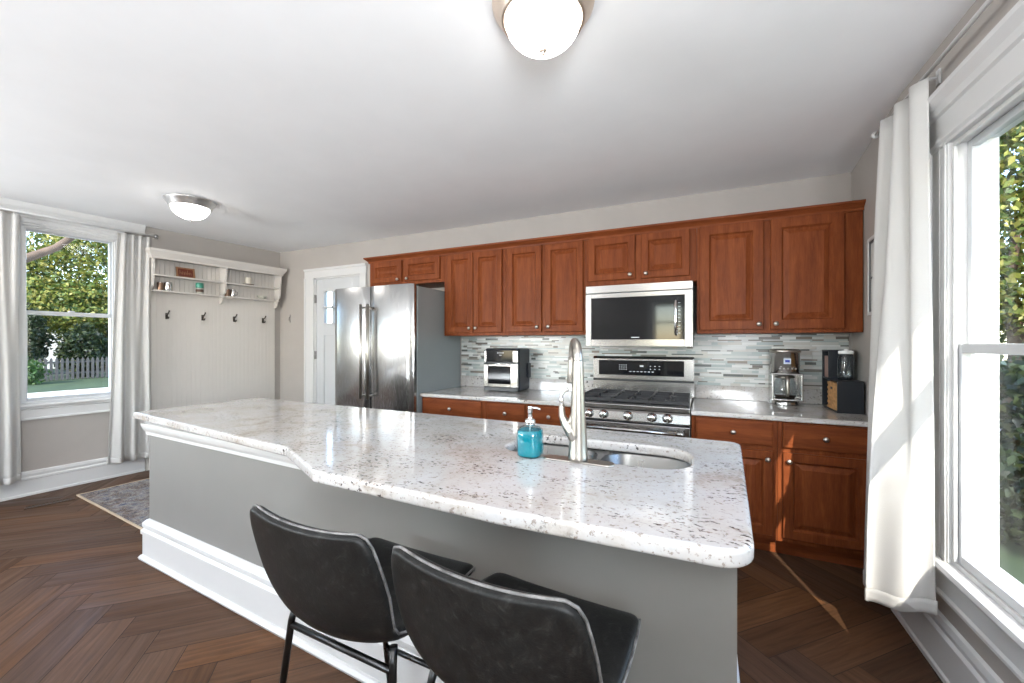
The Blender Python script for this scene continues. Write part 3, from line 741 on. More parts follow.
MB().tube([(-.063, 0, .205), (-.066, 0, .23), (-.064, 0, .250), (-.054, 0, .262), (-.049, 0, .268)], [.0115, .007, .006, .006, .006], 12).lathe([(.001, -.0095), (.007, -.006), (.0095, 0), (.007, .006), (.001, .0095)], (-.045, 0, .270), 14).build('lever', 'chrome', fc)
MB().tube([(-.004, 0, .22), (-.012, 0, .175), (-.024, 0, .148), (-.040, 0, .142), (-.054, 0, .160)], [.014, .018, .018, .014, .010], 14).build('saddle', 'nickel', fc)
# soap
sp_ = thing('soap_dispenser', 'clear bottle of bright blue liquid soap with silver pump', 'soap dispenser', (-.614, 1.495, IZ))
def sq_lathe(prof, n=32, p=3.2):
    m_ = MB(); rings = []
    for r_, z in prof:
        ring = []
        for i in range(n):
            a = 2*PI*i/n; c_, s__ = math.cos(a), math.sin(a); k = (abs(c_)**p+abs(s__)**p)**(-1/p); ring.append(m_.bm.verts.new((r_*k*c_, r_*k*s__, z)))
        rings.append(ring)
    for k in range(len(rings)-1):
        for i in range(n): m_.bm.faces.new((rings[k][i], rings[k][(i+1) % n], rings[k+1][(i+1) % n], rings[k+1][i])).smooth = True
    m_.bm.faces.new(rings[0][::-1]); m_.bm.faces.new(rings[-1]); return m_
sq_lathe([(.040, .004), (.0455, .010), (.0465, .03), (.0465, .088), (.0455, .100), (.040, .106)]).build('soap', 'soap_liquid', sp_)
sq_lathe([(.041, .0005), (.048, .008), (.0495, .03), (.0495, .09), (.046, .106), (.034, .117), (.018, .122), (.016, .128)]).build('bottle', 'jar_glass', sp_)
pm = MB().lathe([(.020, .123), (.021, .127), (.021, .143), (.019, .146), (.011, .147), (.010, .150), (.0075, .170), (.0095, .171), (.0105, .196), (.009, .199)], (0, 0, 0), 20).build('pump', 'chrome', sp_)
MB().tube([(0, 0, .192), (.03, -.006, .194), (.046, -.009, .190)], [.0055, .0045, .0035], 10).build('spout', 'chrome', pm)
MB().tube([(0, 0, .122), (-.004, 0, .07), (-.018, 0, .012)], .003, 8).build('dip_tube', 'white_plastic', sp_)

# ------------------------------------------------------------------ bar stools
def make_stool():
    r = thing('bar_stool', '', 'bar stool')
    prof = [(.205, .590, .185, .0), (.210, .615, .200, .0), (.19, .632, .212, .006), (.13, .630, .220, .016), (.05, .614, .222, .026), (-.04, .598, .220, .034), (-.11, .592, .214, .042),
            (-.165, .606, .208, .046), (-.20, .646, .210, .048), (-.218, .70, .220, .044), (-.228, .755, .226, .038), (-.237, .805, .224, .032), (-.245, .848, .219, .027), (-.251, .884, .212, .023), (-.255, .905, .201, .020), (-.256, .914, .180, .017)]
    nu = 12; m_ = MB(); G = []
    for k, (y, z, w, curl) in enumerate(prof):
        a = prof[max(0, k-1)]; b_ = prof[min(len(prof)-1, k+1)]; ty, tz = b_[0]-a[0], b_[1]-a[1]; L_ = math.hypot(ty, tz); ny, nz = -tz/L_, ty/L_
        if k < 8 and nz < 0: ny, nz = -ny, -nz
        # normal pointing to the sitter (up over the seat, forward on the back)
        ny, nz = (tz/L_, -ty/L_)
        row = []
        for i in range(nu+1):
            u = 2*i/nu-1; off = curl*abs(u)**2.2
            dip = -.008*(1-u*u) if k >= 13 else 0
            row.append(m_.bm.verts.new((w*u, y+ny*off, z+nz*off+dip)))
        G.append(row)
    for k in range(len(G)-1):
        for i in range(nu): m_.bm.faces.new((G[k][i], G[k][i+1], G[k+1][i+1], G[k+1][i])).smooth = True
    rim = [v.co.copy() for v in G[-1]]; left = [G[k][0].co.copy() for k in range(1, len(G)-1)]; right = [G[k][-1].co.copy() for k in range(1, len(G)-1)][::-1]
    sh = m_.build('shell', 'leather', r, solid=.030, fix=True)
    k_ = sh.modifiers.new('sub', 'SUBSURF'); k_.levels = 2; k_.render_levels = 2
    path = left+rim+right
    MB().tube([tuple(p) for p in path], .0032, 8).build('piping', 'piping', sh)
    for sx in (-1, 1):
        MB().tube([(sx*.180, -.128, .600), (sx*.186, -.137, .56), (sx*.228, -.195, .0)], .0095, 12).build('leg', 'dark_metal', r)
        MB().tube([(sx*.120, .120, .610), (sx*.125, .130, .56), (sx*.158, .235, .0)], .0095, 12).build('leg', 'dark_metal', r)
    MB().tube([(-.187, -.138, .545), (.187, -.138, .545)], .0085, 10).build('seat_rail', 'dark_metal', r)
    MB().tube([(-.142, .183, .28), (.142, .183, .28)], .0085, 10).build('footrest', 'dark_metal', r)
    return r
st = make_stool(); st.location = (-.852, .905, 0); st.rotation_euler.z = R(-1.5)
tag(st, 'dark grey leather bar stool with thin black legs, the further left of two', 'bar stool', 'bar stools at the island')
st2 = copy_tree(st); st2.location = (-.362, .885, 0); st2.rotation_euler.z = R(-4)
st2['label'] = 'dark grey leather bar stool nearest the viewer, right of the other stool'

# ------------------------------------------------------------------ counter objects
r = thing('air_fryer_oven', 'black and stainless countertop air fryer oven with glass door', 'air fryer', (-1.665, 3.34, CT), R(0))
hw = .178; dp = .285
MB().prism(round_poly([(-hw, .012), (hw, .012), (hw, dp), (-hw, dp)], .03, 5), .008, .40).build('body', 'black_side', r, .018, 3)
MB().box(-hw+.004, hw-.004, -.002, .014, .006, .045).build('base_strip', 'black_plastic', r, .004)
MB().box(-hw+.006, hw-.006, .0, .016, .275, .385).build('control_panel', 'black_gloss', r, .004)
for a, b_ in ((-hw+.006, -hw+.03), (hw-.055, hw-.006)): MB().box(a, b_, -.003, .014, .275, .378).build('panel_trim', 'stainless', r, .003)
m_ = MB(); a, b_ = -hw+.004, hw-.004
m_.box(a, a+.048, -.012, .012, .045, .265).box(b_-.07, b_, -.012, .012, .045, .265).box(a+.048, b_-.07, -.012, .012, .235, .265).box(a+.048, b_-.07, -.012, .012, .045, .075)
do = m_.build('door', 'stainless', r, .004)
MB().box(a+.047, b_-.069, -.008, .01, .074, .236).build('door_glass', 'black_gloss', do)
MB().tube([(a+.02, -.035, .258), (b_-.03, -.035, .258)], .008, 10).tube([(a+.03, -.01, .258), (a+.03, -.035, .258)], .006).tube([(b_-.04, -.01, .258), (b_-.04, -.035, .258)], .006).build('handle', 'chrome', do)
m_ = MB()
for i in range(5): m_.box(-.035+i*.014, -.026+i*.014, -.0008, .002, .355, .362)
m_.box(-.015, .010, -.0008, .002, .335, .340); m_.build('display_marks', 'white_print', r)
MB().box(hw-.004, hw+.022, .20, .25, .12, .26).build('side_bracket', 'black_plastic', r, .006)
for fx in (-.14, .14):
    for fy_ in (.04, .25): MB().lathe([(.012, 0), (.012, .01)], (fx, fy_, 0), 12).build('foot', 'black_plastic', r)

r = thing('coffee_maker', 'tall stainless drip coffee maker with blue display and glass carafe', 'coffee maker', (.562, 3.43, CT))
hw = .093
MB().prism(round_poly([(-hw, .10), (hw, .10), (hw, .19), (-hw, .19)], .02, 4), .0, .395).build('back_column', 'stainless', r, .004)
MB().lathe([(.088, .232), (.090, .236), (.090, .380), (.094, .382), (.096, .397), (.090, .402), (.001, .403)], (0, .09, 0), 36).build('brew_head', 'stainless', r)
MB().lathe([(.084, .0), (.085, .004), (.080, .030), (.074, .038), (.001, .038)], (0, .09, 0), 32).build('warming_base', 'stainless', r)
MB().lathe([(.0965, .380), (.0965, .398), (.089, .405), (.001, .406)], (0, .09, 0), 36).build('lid', 'nickel', r)
MB().box(-.022, .022, -.006, .01, .300, .340).build('display', 'lcd_white', r, .003)
MB().box(-.014, .014, -.008, -.005, .312, .330).build('display_digits', 'blue_lcd', r)
for bx in (-.045, -.02, .005, .03, .05): MB().lathe([(.006, 0.01), (.006, -.005)], (bx, .005, .268), 10, 'Y').build('button', 'chrome', r)
fr = MB(); fr.box(-hw, -hw+.012, -.01, .10, .045, .232).box(hw-.012, hw, -.01, .10, .045, .232).box(-hw, hw, -.01, .10, .222, .234).box(-hw, hw, -.01, .10, .040, .052); fr.build('carafe_frame', 'stainless', r, .003)
cf = MB().lathe([(.060, .054), (.070, .062), (.074, .10), (.070, .15), (.056, .185), (.052, .20)], (0, .085, 0), 30).build('carafe', 'jar_glass', r)
MB().lathe([(.058, .056), (.0675, .064), (.069, .075), (.001, .0755)], (0, .085, 0), 30).build('coffee', 'coffee', cf)
MB().lathe([(.058, .196), (.058, .210), (.04, .216), (.001, .217)], (0, .085, 0), 26).build('carafe_lid', 'nickel', cf)
MB().tube([(0, .03, .205), (0, -.005, .205), (0, -.020, .18), (0, -.020, .10), (0, -.012, .075)], [.013, .013, .012, .011, .009], 12).build('carafe_handle', 'nickel', cf)

r = thing('counter_organizer', 'black stepped countertop organizer with a wicker drawer in the corner', 'organizer', (.870, 3.24, CT), 0)
x0, x1 = -.070, .066
m_ = MB(); t_ = .01
m_.box(x0, x1, 0, t_, 0, .208).box(x0+.0, x1, t_, .20, .198, .208).box(x0, x1, t_, .36, 0, t_).box(x1-t_, x1, t_, .20, t_, .198)
m_.box(x0, x1, .20, .21, t_, .402).box(x0, x1, .35, .36, t_, .402).box(x0, x1, .21, .35, .392, .402).box(x0, x1, .21, .35, .198, .208).box(x1-t_, x1, .21, .35, t_, .392)
m_.build('cabinet_box', 'black_box', r, .002)
bk = []; vs, fs, cs = [], [], []
for i in range(12):
    for j_ in range(11):
        y0_, z0_ = .014+i*.0153, .014+j_*.0158; k = len(vs); bp = -.004 if (i+j_) % 2 else 0
        vs += [(x0-.002+bp, y0_, z0_), (x0-.002+bp, y0_+.0145, z0_), (x0-.002+bp, y0_+.0145, z0_+.015), (x0-.002+bp, y0_, z0_+.015), (x0+.006, y0_, z0_), (x0+.006, y0_+.0145, z0_), (x0+.006, y0_+.0145, z0_+.015), (x0+.006, y0_, z0_+.015)]
        fs += [(k+3, k+2, k+1, k), (k, k+1, k+5, k+4), (k+1, k+2, k+6, k+5), (k+2, k+3, k+7, k+6), (k+3, k, k+4, k+7)]
        q = random.uniform(.75, 1.15); cs += [(.46*q, .25*q, .10*q)]*5
k = len(vs); vs += [(x, y, z) for x in (x0+.003, x1-.015) for y in (.012, .196) for z in (.012, .190)]
fs += [tuple(k+i for i in f) for f in ((0, 1, 3, 2), (4, 6, 7, 5), (0, 4, 5, 1), (2, 3, 7, 6), (0, 2, 6, 4), (1, 5, 7, 3))]; cs += [(.30, .16, .07)]*6
me = bpy.data.meshes.new('wicker_drawer'); me.from_pydata(vs, [], fs); colattr(me, cs); me.materials.append(M['wicker'])
wk = bpy.data.objects.new('wicker_drawer', me); COL.objects.link(wk); wk.parent = r
MB().box(x0-.009, x0-.005, .085, .115, .145, .160).build('drawer_pull', 'black_box', wk, .001)
MB().box(x0+.01, x1-.02, .22, .34, .209, .36).build('tray_insert', 'pinkish', r, .004)
gj = thing('glass_jar', 'clear glass storage jar with pale lid on the black organizer', 'jar', (.872, 3.345, CT+.208))
MB().lathe([(.040, .001), (.044, .006), (.046, .03), (.047, .12), (.042, .155), (.036, .165), (.036, .172)], (0, 0, 0), 28).build('jar_body', 'jar_glass', gj)
MB().lathe([(.040, .170), (.041, .173), (.041, .188), (.036, .192), (.012, .194), (.011, .202), (.001, .204)], (0, 0, 0), 28).build('lid', 'white_plastic', gj)

# framed print on the right wall
ang = math.atan2(3.66-2.6, .985-.895)
fm = thing('framed_print', 'white framed two-panel print on the wall behind the curtain', 'picture frame', (.9395, 3.125, 1.50), -PI/2+(ang-PI/2)*1.0)
# local x runs towards the camera (-Y), y into the wall
m_ = MB(); m_.box(0, .52, -.022, -.004, 0, .02).box(0, .52, -.022, -.004, .44, .46).box(0, .02, -.022, -.004, .02, .44).box(.50, .52, -.022, -.004, .02, .44); m_.build('frame', 'white_trim', fm, .002)
m_ = MB(); m_.box(.022, .498, -.018, -.006, .425, .438).box(.022, .498, -.018, -.006, .022, .035).box(.022, .498, -.018, -.006, .215, .225).box(.022, .03, -.018, -.006, .035, .425); m_.build('inner_frame', 'frame_dark', fm)
MB().box(.02, .50, -.012, -.004, .02, .44).build('print', 'print_paper', fm)
m_ = MB(); m_.lathe([(.018, -.0125), (.001, -.0135)], (.13, 0, .36), 16, 'Y', 1, 1.6).lathe([(.014, -.0125), (.001, -.0135)], (.30, 0, .33), 16, 'Y', 1, 1.4); m_.build('print_motif', 'frame_dark', fm)

# ------------------------------------------------------------------ left wall: beadboard, rack, hooks
def lthing(name, label, cat, x, y=0, z=0, group=None):
    p = ML @ Vector((x, y, z)); return thing(name, label, cat, p, LANG, group)
bp = lthing('beadboard_panel', 'tall cream beadboard panel with four dark coat hooks', 'wall panel', -1.43)
m_ = MB(); X1 = 1.346; w = .0448; x = 0
pts = [(0, -.001)]
while x < X1-.01:
    xe = min(x+w, X1); pts += [(x+.001, -.016), (xe-.004, -.016), (xe-.002, -.0138)] if x > 0 else [(0, -.016), (xe-.004, -.016), (xe-.002, -.0138)]; x = xe
pts += [(X1, -.016), (X1, -.001)]
MB().prism(pts, .0, 2.225).build('board', 'white_bead', bp)
MB().sweep([(0, -.016), (X1, -.016)], [(0, .0), (.018, 0), (.018, .15), (.008, .17), (0, .17)]).build('base_rail', 'white_bead', bp)
for s_h in (1.255, .918, .585, .24):
    hx = 1.43-s_h; z = 1.63
    hk = MB().prism(round_poly([(hx-.011, -.017), (hx+.011, -.017), (hx+.011, -.022), (hx-.011, -.022)], .001, 2), z-.035, z+.030)
    hk.tube([(hx, -.02, z-.005), (hx, -.045, z-.03), (hx, -.065, z-.03), (hx, -.072, z-.012)], [.006, .006, .006, .007], 8)
    hk.tube([(hx, -.02, z+.01), (hx, -.05, z+.018), (hx, -.078, z+.04), (hx, -.085, z+.055)], [.006, .006, .006, .008], 8)
    hk.build('coat_hook', 'hook_bronze', bp)
rk = lthing('wall_shelf_rack', 'white wall shelf rack with crown top and two bays of cubbies', 'shelf', -.75, -.017, 1.80)
hw = .672; dpt = .15
side = [(0, 0), (-.02, .0), (-.045, .012), (-.06, .04), (-.062, .075), (-.075, .10), (-.12, .13), (-.135, .19), (-.138, .28), (-dpt, .36), (-dpt, .43), (0, .43)]
for sx in (-hw, hw-.018): MB().plate(side, sx, sx+.018).build('side_panel', 'white_bead', rk)
MB().plate(side, .005, .023).build('divider', 'white_bead', rk)
sides = [(-hw+.018, .005), (.023, hw-.018)]
for a, b_ in sides:
    MB().box(a, b_, -.125, 0, .078, .092).build('shelf', 'white_bead', rk); MB().box(a, b_, -.138, 0, .240, .254).build('shelf', 'white_bead', rk)
m_ = MB()
x = -hw+.018
while x < hw-.02: m_.box(x+.001, min(x+.042, hw-.018), -.008, 0, .092, .43); x += .044
m_.build('back_boards', 'white_bead', rk)
MB().sweep([(-hw, .0), (-hw, -dpt), (hw, -dpt), (hw, 0)], [(0, .415), (.012, .417), (.014, .435), (.034, .470), (.042, .485), (.044, .512), (0, .512), (-.02, .512), (-.02, .415)]).build('crown', 'white_bead', rk)
MB().box(-hw, hw, -dpt, 0, .496, .511).build('top_board', 'white_bead', rk)
Z1 = 1.80+.0925; Z2 = 1.80+.2545
def item(name, label, cat, s_, z, y=-.08): return lthing(name, label, cat, -s_, y-.017, z)
r = item('wall_plaque', 'small dark red plaque in a brown frame leaning on the upper left shelf', 'plaque', 1.10, Z2, -.055)
r.rotation_euler = (R(-10), 0, LANG)
m_ = MB(); m_.box(-.088, .088, -.008, .004, .002, .018).box(-.088, .088, -.008, .004, .102, .118).box(-.088, -.07, -.008, .004, .018, .102).box(.07, .088, -.008, .004, .018, .102); m_.build('frame', 'plaque_frame', r, .002)
MB().box(-.07, .07, -.004, .003, .018, .102).build('board', 'plaque_red', r)
m_ = MB()
for i, (a, h_) in enumerate(((-.055, .05), (-.03, .035), (-.008, .035), (.014, .05), (.036, .03))):
    m_.tube([(a, -.005, .038), (a+.003, -.005, .038+h_)], .0028, 6); m_.tube([(a, -.005, .055), (a+.015, -.005, .062), (a+.017, -.005, .04)], .0025, 6)
m_.build('raised_lettering', 'plaque_frame', r)
def can(name, label, s_, z, rad, h_, mat, cat='canister', y=-.07, handle=False):
    r = item(name, label, cat, s_, z, y)
    MB().lathe([(rad*.96, .0), (rad, .003), (rad, h_*.96), (rad*.97, h_), (rad*.9, h_), (rad*.88, h_*.2), (.001, h_*.18)], (0, 0, 0), 24).build('body', mat, r)
    MB().lathe([(rad*1.02, h_*.93), (rad*1.03, h_*.95), (rad*1.02, h_*.975)], (0, 0, 0), 24, caps=False).build('rim', 'tin', r)
    if handle: MB().tube([(rad, 0, h_*.8), (rad+.022, 0, h_*.7), (rad+.022, 0, h_*.35), (rad, 0, h_*.25)], .004, 8).build('handle', mat, r)
    return r
can('metal_canister', 'brown metal canister at the left end of the lower left shelf', 1.335, Z1, .028, .088, 'copper_brown')
can('metal_canister', 'shiny silver canister beside the brown one on the lower left shelf', 1.268, Z1, .034, .095, 'tin')
can('metal_cup', 'dark metal cup next to the divider on the lower right shelf', .687, Z1, .028, .09, 'copper_brown', 'cup', -.06)
can('metal_cup', 'silver cup on the lower right shelf beside the dark cup', .625, Z1, .028, .09, 'tin', 'cup', -.06, True)
r = item('spice_jar', 'small glass jar with green lid on the lower left shelf', 'jar', .975, Z1, -.07)
MB().lathe([(.032, .001), (.036, .005), (.036, .06), (.030, .07)], (0, 0, 0), 22).build('jar_body', 'stone_bowl', r)
MB().lathe([(.0365, .066), (.038, .069), (.038, .118), (.034, .123), (.001, .124)], (0, 0, 0), 22).build('lid', 'green_lid', r)
MB().lathe([(.0367, .02), (.0367, .05)], (0, 0, 0), 22, caps=False).build('contents', 'brown_marks', r)
r = item('candle_holder', 'dark dish holder on the upper right shelf under the cream candle', 'candle holder', .455, Z2, -.07)
MB().lathe([(.03, 0), (.06, .006), (.064, .013), (.060, .014), (.035, .009), (.001, .009)], (0, 0, 0), 26).build('dish', 'plate_metal', r)
r = item('pillar_candle', 'short cream pillar candle on a dark dish', 'candle', .455, Z2+.0095, -.07)
MB().lathe([(.033, 0), (.034, .003), (.034, .082), (.031, .086), (.008, .083), (.001, .083)], (0, 0, 0), 24).build('wax', 'wax', r)
MB().tube([(0, 0, .08), (.001, 0, .094)], .0012, 6).build('wick', 'brown_marks', r)
r = item('small_bowl', 'small grey-green bowl at the right of the lower right shelf', 'bowl', .29, Z1, -.07)
MB().lathe([(.026, 0), (.028, .006), (.045, .022), (.058, .046), (.055, .047), (.040, .024), (.022, .010), (.001, .010)], (0, 0, 0), 26).build('bowl_body', 'stone_bowl', r)
# lone hook on back wall
r = thing('wall_hook', 'small grey hook alone on the wall left of the door', 'hook', (-4.96, BACK-.002, 1.66))
MB().box(-.011, .011, -.006, 0, -.055, .055).build('plate', 'hinge', r, .003)
MB().tube([(0, -.004, .02), (0, -.018, .005), (0, -.020, -.015), (0, -.014, -.03)], .005, 8).build('prong', 'hinge', r)

# ------------------------------------------------------------------ curtains
def ribbon(name, top, bot, z0, z1, parent, nz=28, mid=None, hem=True, wob=.004, zb=None, pw=1.15):
    """top/bot: 2D polylines with the same count, lofted; bottom height may vary"""
    m_ = MB(); G = []; n = len(top)
    for k in range(nz+1):
        v_ = k/nz; row = []
        for i in range(n):
            e = v_**(pw if zb is None else min(1.5, .55+1.6*i/n))
            a, b_ = top[i], bot[i]; zbot = z0 if zb is None else zb[i]
            row.append(m_.bm.verts.new((a[0]*e+b_[0]*(1-e)+wob*math.sin(v_*5+i*.22), a[1]*e+b_[1]*(1-e)+wob*math.cos(v_*4+i*.18), zbot+(z1-zbot)*v_)))
        G.append(row)
    for k in range(nz):
        for i in range(n-1): m_.bm.faces.new((G[k][i], G[k][i+1], G[k+1][i+1], G[k+1][i])).smooth = True
    o = m_.build(name, 'curtain', parent, solid=.003); return o
def folds(p0, p1, n, amp, per=10, ph=0, endamp=None):
    p0, p1 = Vector(p0), Vector(p1); d_ = p1-p0; nn = Vector((-d_.y, d_.x)).normalized(); out = []
    N = int(n*per)
    for i in range(N+1):
        u = i/N; a = amp if endamp is None else amp+(endamp-amp)*u
        out.append(tuple(p0+d_*u+nn*a*math.sin(u*n*2*PI+ph)))
    return out
def curtain(label, mtx_loc, rz, top, bot, z0, z1, zb=None, ringx=None):
    r = thing('curtain', label, 'curtain', (mtx_loc[0], mtx_loc[1], z0), rz)
    zb2 = None if zb is None else [q-z0 for q in zb]
    ribbon('fabric_panel', top, bot, 0, z1-z0, r, zb=zb2, pw=1.15 if zb is None else 2.2)
    # hem band
    hb = ribbon('hem', [tuple(p) for p in bot], [tuple(p) for p in bot], 0.0, .055, r, nz=3, wob=0, zb=None if zb2 is None else zb2)
    hb.modifiers['solid'].thickness = .007
    if zb2 is not None:
        me = hb.data
        n_ = len(bot)
        for k in range(4):
            for i in range(n_): me.vertices[k*n_+i].co.z = zb2[i]+.055*k/3
    return r
# left window, right panel (local frame of the left wall)
p = ML @ Vector((0, 0, 0))
T = folds((-1.672, -.10), (-1.425, -.10), 4, .026, 9); Bt = folds((-1.735, -.085), (-1.405, -.085), 3.0, .045, 12, .6)
Bt = Bt[:len(T)] if len(Bt) >= len(T) else Bt+[Bt[-1]]*(len(T)-len(Bt))
curtain('white curtain panel between the left window and the shelf rack', p, LANG, T, Bt, .15, 2.425)
T = folds((-2.60, -.10), (-2.30, -.10), 4, .026, 9); Bt = folds((-2.62, -.085), (-2.285, -.085), 3.0, .045, 12, 2.4)
Bt = Bt[:len(T)] if len(Bt) >= len(T) else Bt+[Bt[-1]]*(len(T)-len(Bt))
curtain('white curtain panel at the left edge of the left window', p, LANG, T, Bt, .15, 2.425)
rd = lthing('curtain_rod', 'silver curtain rod above the left window', 'curtain rod', -2.0, -.10, 2.452)
MB().tube([(-.62, 0, 0), (.615, 0, 0)], .008, 12).build('rod', 'white_trim', rd)
for sx in (-.63, .625): MB().lathe([(.010, -.014), (.019, -.012), (.022, 0), (.018, .014), (.001, .017)], (sx, 0, 0), 16, 'X').build('finial', 'hinge', rd)
for sx in (-.53, .56): MB().tube([(sx, 0, 0), (sx, .06, 0), (sx, .098, 0)], .006, 8).box(sx-.015, sx+.015, .092, .099, -.03, .03).build('bracket', 'nickel', rd)
# right window curtain
T = []; Bt = []; ZB = []
N = 72
for i in range(N+1):
    u = i/N
    T.append((.818+.024*math.sin(u*2*PI*3.0+2.2), 2.185+.42*u))
    if u < .6:
        q = u/.6; bx = .835-.175*q; by = 2.115+.150*q+.016*math.sin(q*2*PI*1.3+.5)
    else:
        q = (u-.6)/.4; bx = .660+.13*q+.02*math.sin(q*2*PI*1.5); by = 2.265+.36*q
    Bt.append((bx, by)); ZB.append(.275-.075*min(1, u/.6))
curtain('long white curtain panel beside the right-hand window', (0, 0), 0, T, Bt, .2, 2.405, ZB)
rd = thing('curtain_rod', 'thin white curtain rod above the right-hand window', 'curtain rod', (.838, 1.8, 2.428))
MB().tube([(0, -1.05, 0), (0, .93, 0)], .008, 12).build('rod', 'white_trim', rd)
for sy in (-1.06, .94): MB().lathe([(.009, -.012), (.016, -.01), (.018, 0), (.015, .012), (.001, .014)], (0, sy, 0), 16, 'Y').build('finial', 'white_trim', rd)
for sy in (-1.0, .45): MB().tube([(0, sy, 0), (.05, sy, 0)], .006, 8).box(.048, .056, sy-.012, sy+.012, -.03, .03).build('bracket', 'white_trim', rd)

# ------------------------------------------------------------------ ceiling lights
def lamp(label, x, y, mt):
    r = thing('ceiling_light', label, 'ceiling light', (x, y, CEIL), 0, 'flush dome ceiling lights')
    MB().lathe([(.176, -.001), (.184, -.006), (.182, -.014), (.174, -.022), (.168, -.034), (.158, -.044), (.152, -.060), (.146, -.066), (.136, -.066), (.134, -.02), (.05, -.012), (.001, -.012)], (0, 0, 0), 56).build('metal_rim', mt, r)
    prof = [(.136*math.cos(a*PI/2/10)**1.15, -.060-.106*math.sin(a*PI/2/10)) for a in range(0, 10)]+[(.002, -.166)]
    gl = MB().lathe(prof, (0, 0, 0), 56, caps=False); gl.build('glass_dome', 'lamp_glass', r)
    MB().lathe([(.013, -.164), (.015, -.168), (.010, -.174), (.005, -.177), (.007, -.182), (.001, -.186)], (0, 0, 0), 18).build('finial', mt, r)
lamp('bright dome ceiling light with bronze rim directly above the island', -.515, 1.375, 'lamp_metal')
lamp('bright dome ceiling light with silver rim near the left window', -3.975, 1.995, 'lamp_silver')

lamp('added unseen dome light brightening the rear half of the room, nearer the right wall', -.5, -1.5, 'lamp_metal')  # lamp added behind the camera for general brightness
lamp('added unseen dome light brightening the rear half of the room, nearer the left wall', -3.9, -1.5, 'lamp_silver')  # second unseen lamp, added to lift the overall light
# ------------------------------------------------------------------ rug, register
rg = thing('area_rug', 'distressed blue-grey and cream patterned rug on the floor beyond the island end', 'rug', (-4.94, 1.605, 0), R(-4.3))
MB().box(.012, 1.66, .012, 1.35, .001, .009).build('pile', 'rug', rg)
m_ = MB(); m_.box(0, 1.672, 0, .014, .0005, .011).box(0, 1.672, 1.348, 1.362, .0005, .011).box(0, .014, .014, 1.348, .0005, .011).box(1.658, 1.672, .014, 1.348, .0005, .011); m_.build('binding', 'rug_edge', rg, .002)
vt = thing('floor_register', 'brown slotted floor vent register near the left window', 'floor vent', (-4.905, 1.44, 0), R(-75+1))
m_ = MB(); m_.box(-.14, .14, -.038, -.028, .0005, .005).box(-.14, .14, .028, .038, .0005, .005).box(-.14, -.13, -.028, .028, .0005, .005).box(.13, .14, -.028, .028, .0005, .005)
for i in range(14): m_.box(-.125+i*.019, -.118+i*.019, -.028, .028, .0005, .004)
vt.rotation_euler = (0, 0, R(75)); m_.build('grille', 'register', vt, .001)
MB().box(-.13, .13, -.028, .028, .0002, .001).build('duct_shadow_plate', 'black_plastic', vt)

# ------------------------------------------------------------------ outdoors
GZ = -.5
o = MB().box(-70, -5.9, -40, 60, GZ-.3, GZ).build('lawn', 'grass'); tag(o, 'green lawn outside beyond the left window', 'lawn', kind='structure')
o = MB().box(1.3, 70, -40, 60, GZ-.31, GZ-.01).build('side_lawn', 'grass'); tag(o, 'grassy yard outside beyond the right-hand window', 'lawn', kind='structure')
o = MB().box(-5.9, 1.3, 4.2, 60, GZ-.32, GZ-.02).build('back_yard', 'grass'); tag(o, 'grassy yard behind the mudroom door', 'lawn', kind='structure')
o = MB().box(-22, -8, -20, 30, GZ, GZ+.02).build('gravel_path', 'gravel'); tag(o, 'pale sunlit gravel strip outside the left window', 'path', kind='structure')
# picket fence
fn = thing('picket_fence', 'weathered grey picket fence across the lawn outside the left window', 'fence', (-28.5, 9, GZ))
ra = MB(); ra.box(-.03, .0, -7, 9, .3, .38).box(-.03, 0, -7, 9, .85, .93).build('rails', 'fence_wood', fn)
y = -6.9; cnt = 0
pk = None
while y < 8.9:
    if pk is None:
        pk = MB(); pk.plate([(-.05, 0.03), (.05, .03), (.05, 1.02), (0, 1.12), (-.05, 1.02)], 0, .025); pk = pk.build('picket', 'fence_wood', fn); q = pk
    else:
        q = pk.copy(); COL.objects.link(q)
    q.location = (.002, y, 0); y += .185; cnt += 1
def leaves(centers, n, size, cols, seed=0, flat=.0):
    rs = np.random.RandomState(seed); cs_ = np.array([c[:3] for c in centers], float); rr = np.array([c[3:6] for c in centers], float)
    wgt = (rr[:, 0]*rr[:, 1]*rr[:, 2])**(2/3); idx = rs.choice(len(centers), n, p=wgt/wgt.sum())
    d_ = rs.normal(size=(n, 3)); d_ /= np.linalg.norm(d_, axis=1)[:, None]; rad = rs.uniform(.35, 1.0, n)**.45
    lump = 1+.22*np.sin(d_[:, 0]*7+idx)*np.cos(d_[:, 2]*6+idx*2)
    pos = cs_[idx]+d_*rr[idx]*(rad*lump)[:, None]
    a = rs.normal(size=(n, 3)); a /= np.linalg.norm(a, axis=1)[:, None]; b_ = np.cross(a, rs.normal(size=(n, 3))); b_ /= np.linalg.norm(b_, axis=1)[:, None]
    sz = size*rs.uniform(.6, 1.4, n)[:, None]
    v_ = np.stack([pos-a*sz, pos-b_*sz*.55, pos+a*sz, pos+b_*sz*.55], 1).reshape(-1, 3)
    pal = np.array(cols); ci = rs.randint(0, len(pal), n); cc = pal[ci]*rs.uniform(.7, 1.3, n)[:, None]
    me = bpy.data.meshes.new('foliage'); me.vertices.add(4*n); me.vertices.foreach_set('co', v_.ravel())
    me.loops.add(4*n); me.loops.foreach_set('vertex_index', np.arange(4*n)); me.polygons.add(n); me.polygons.foreach_set('loop_start', np.arange(0, 4*n, 4)); me.polygons.foreach_set('loop_total', np.full(n, 4))
    me.update(calc_edges=True); at = me.color_attributes.new('col', 'FLOAT_COLOR', 'CORNER')
    at.data.foreach_set('color', np.repeat(np.hstack([cc, np.ones((n, 1))]), 4, 0).astype(np.float32).ravel())
    me.materials.append(M['leaf']); return me
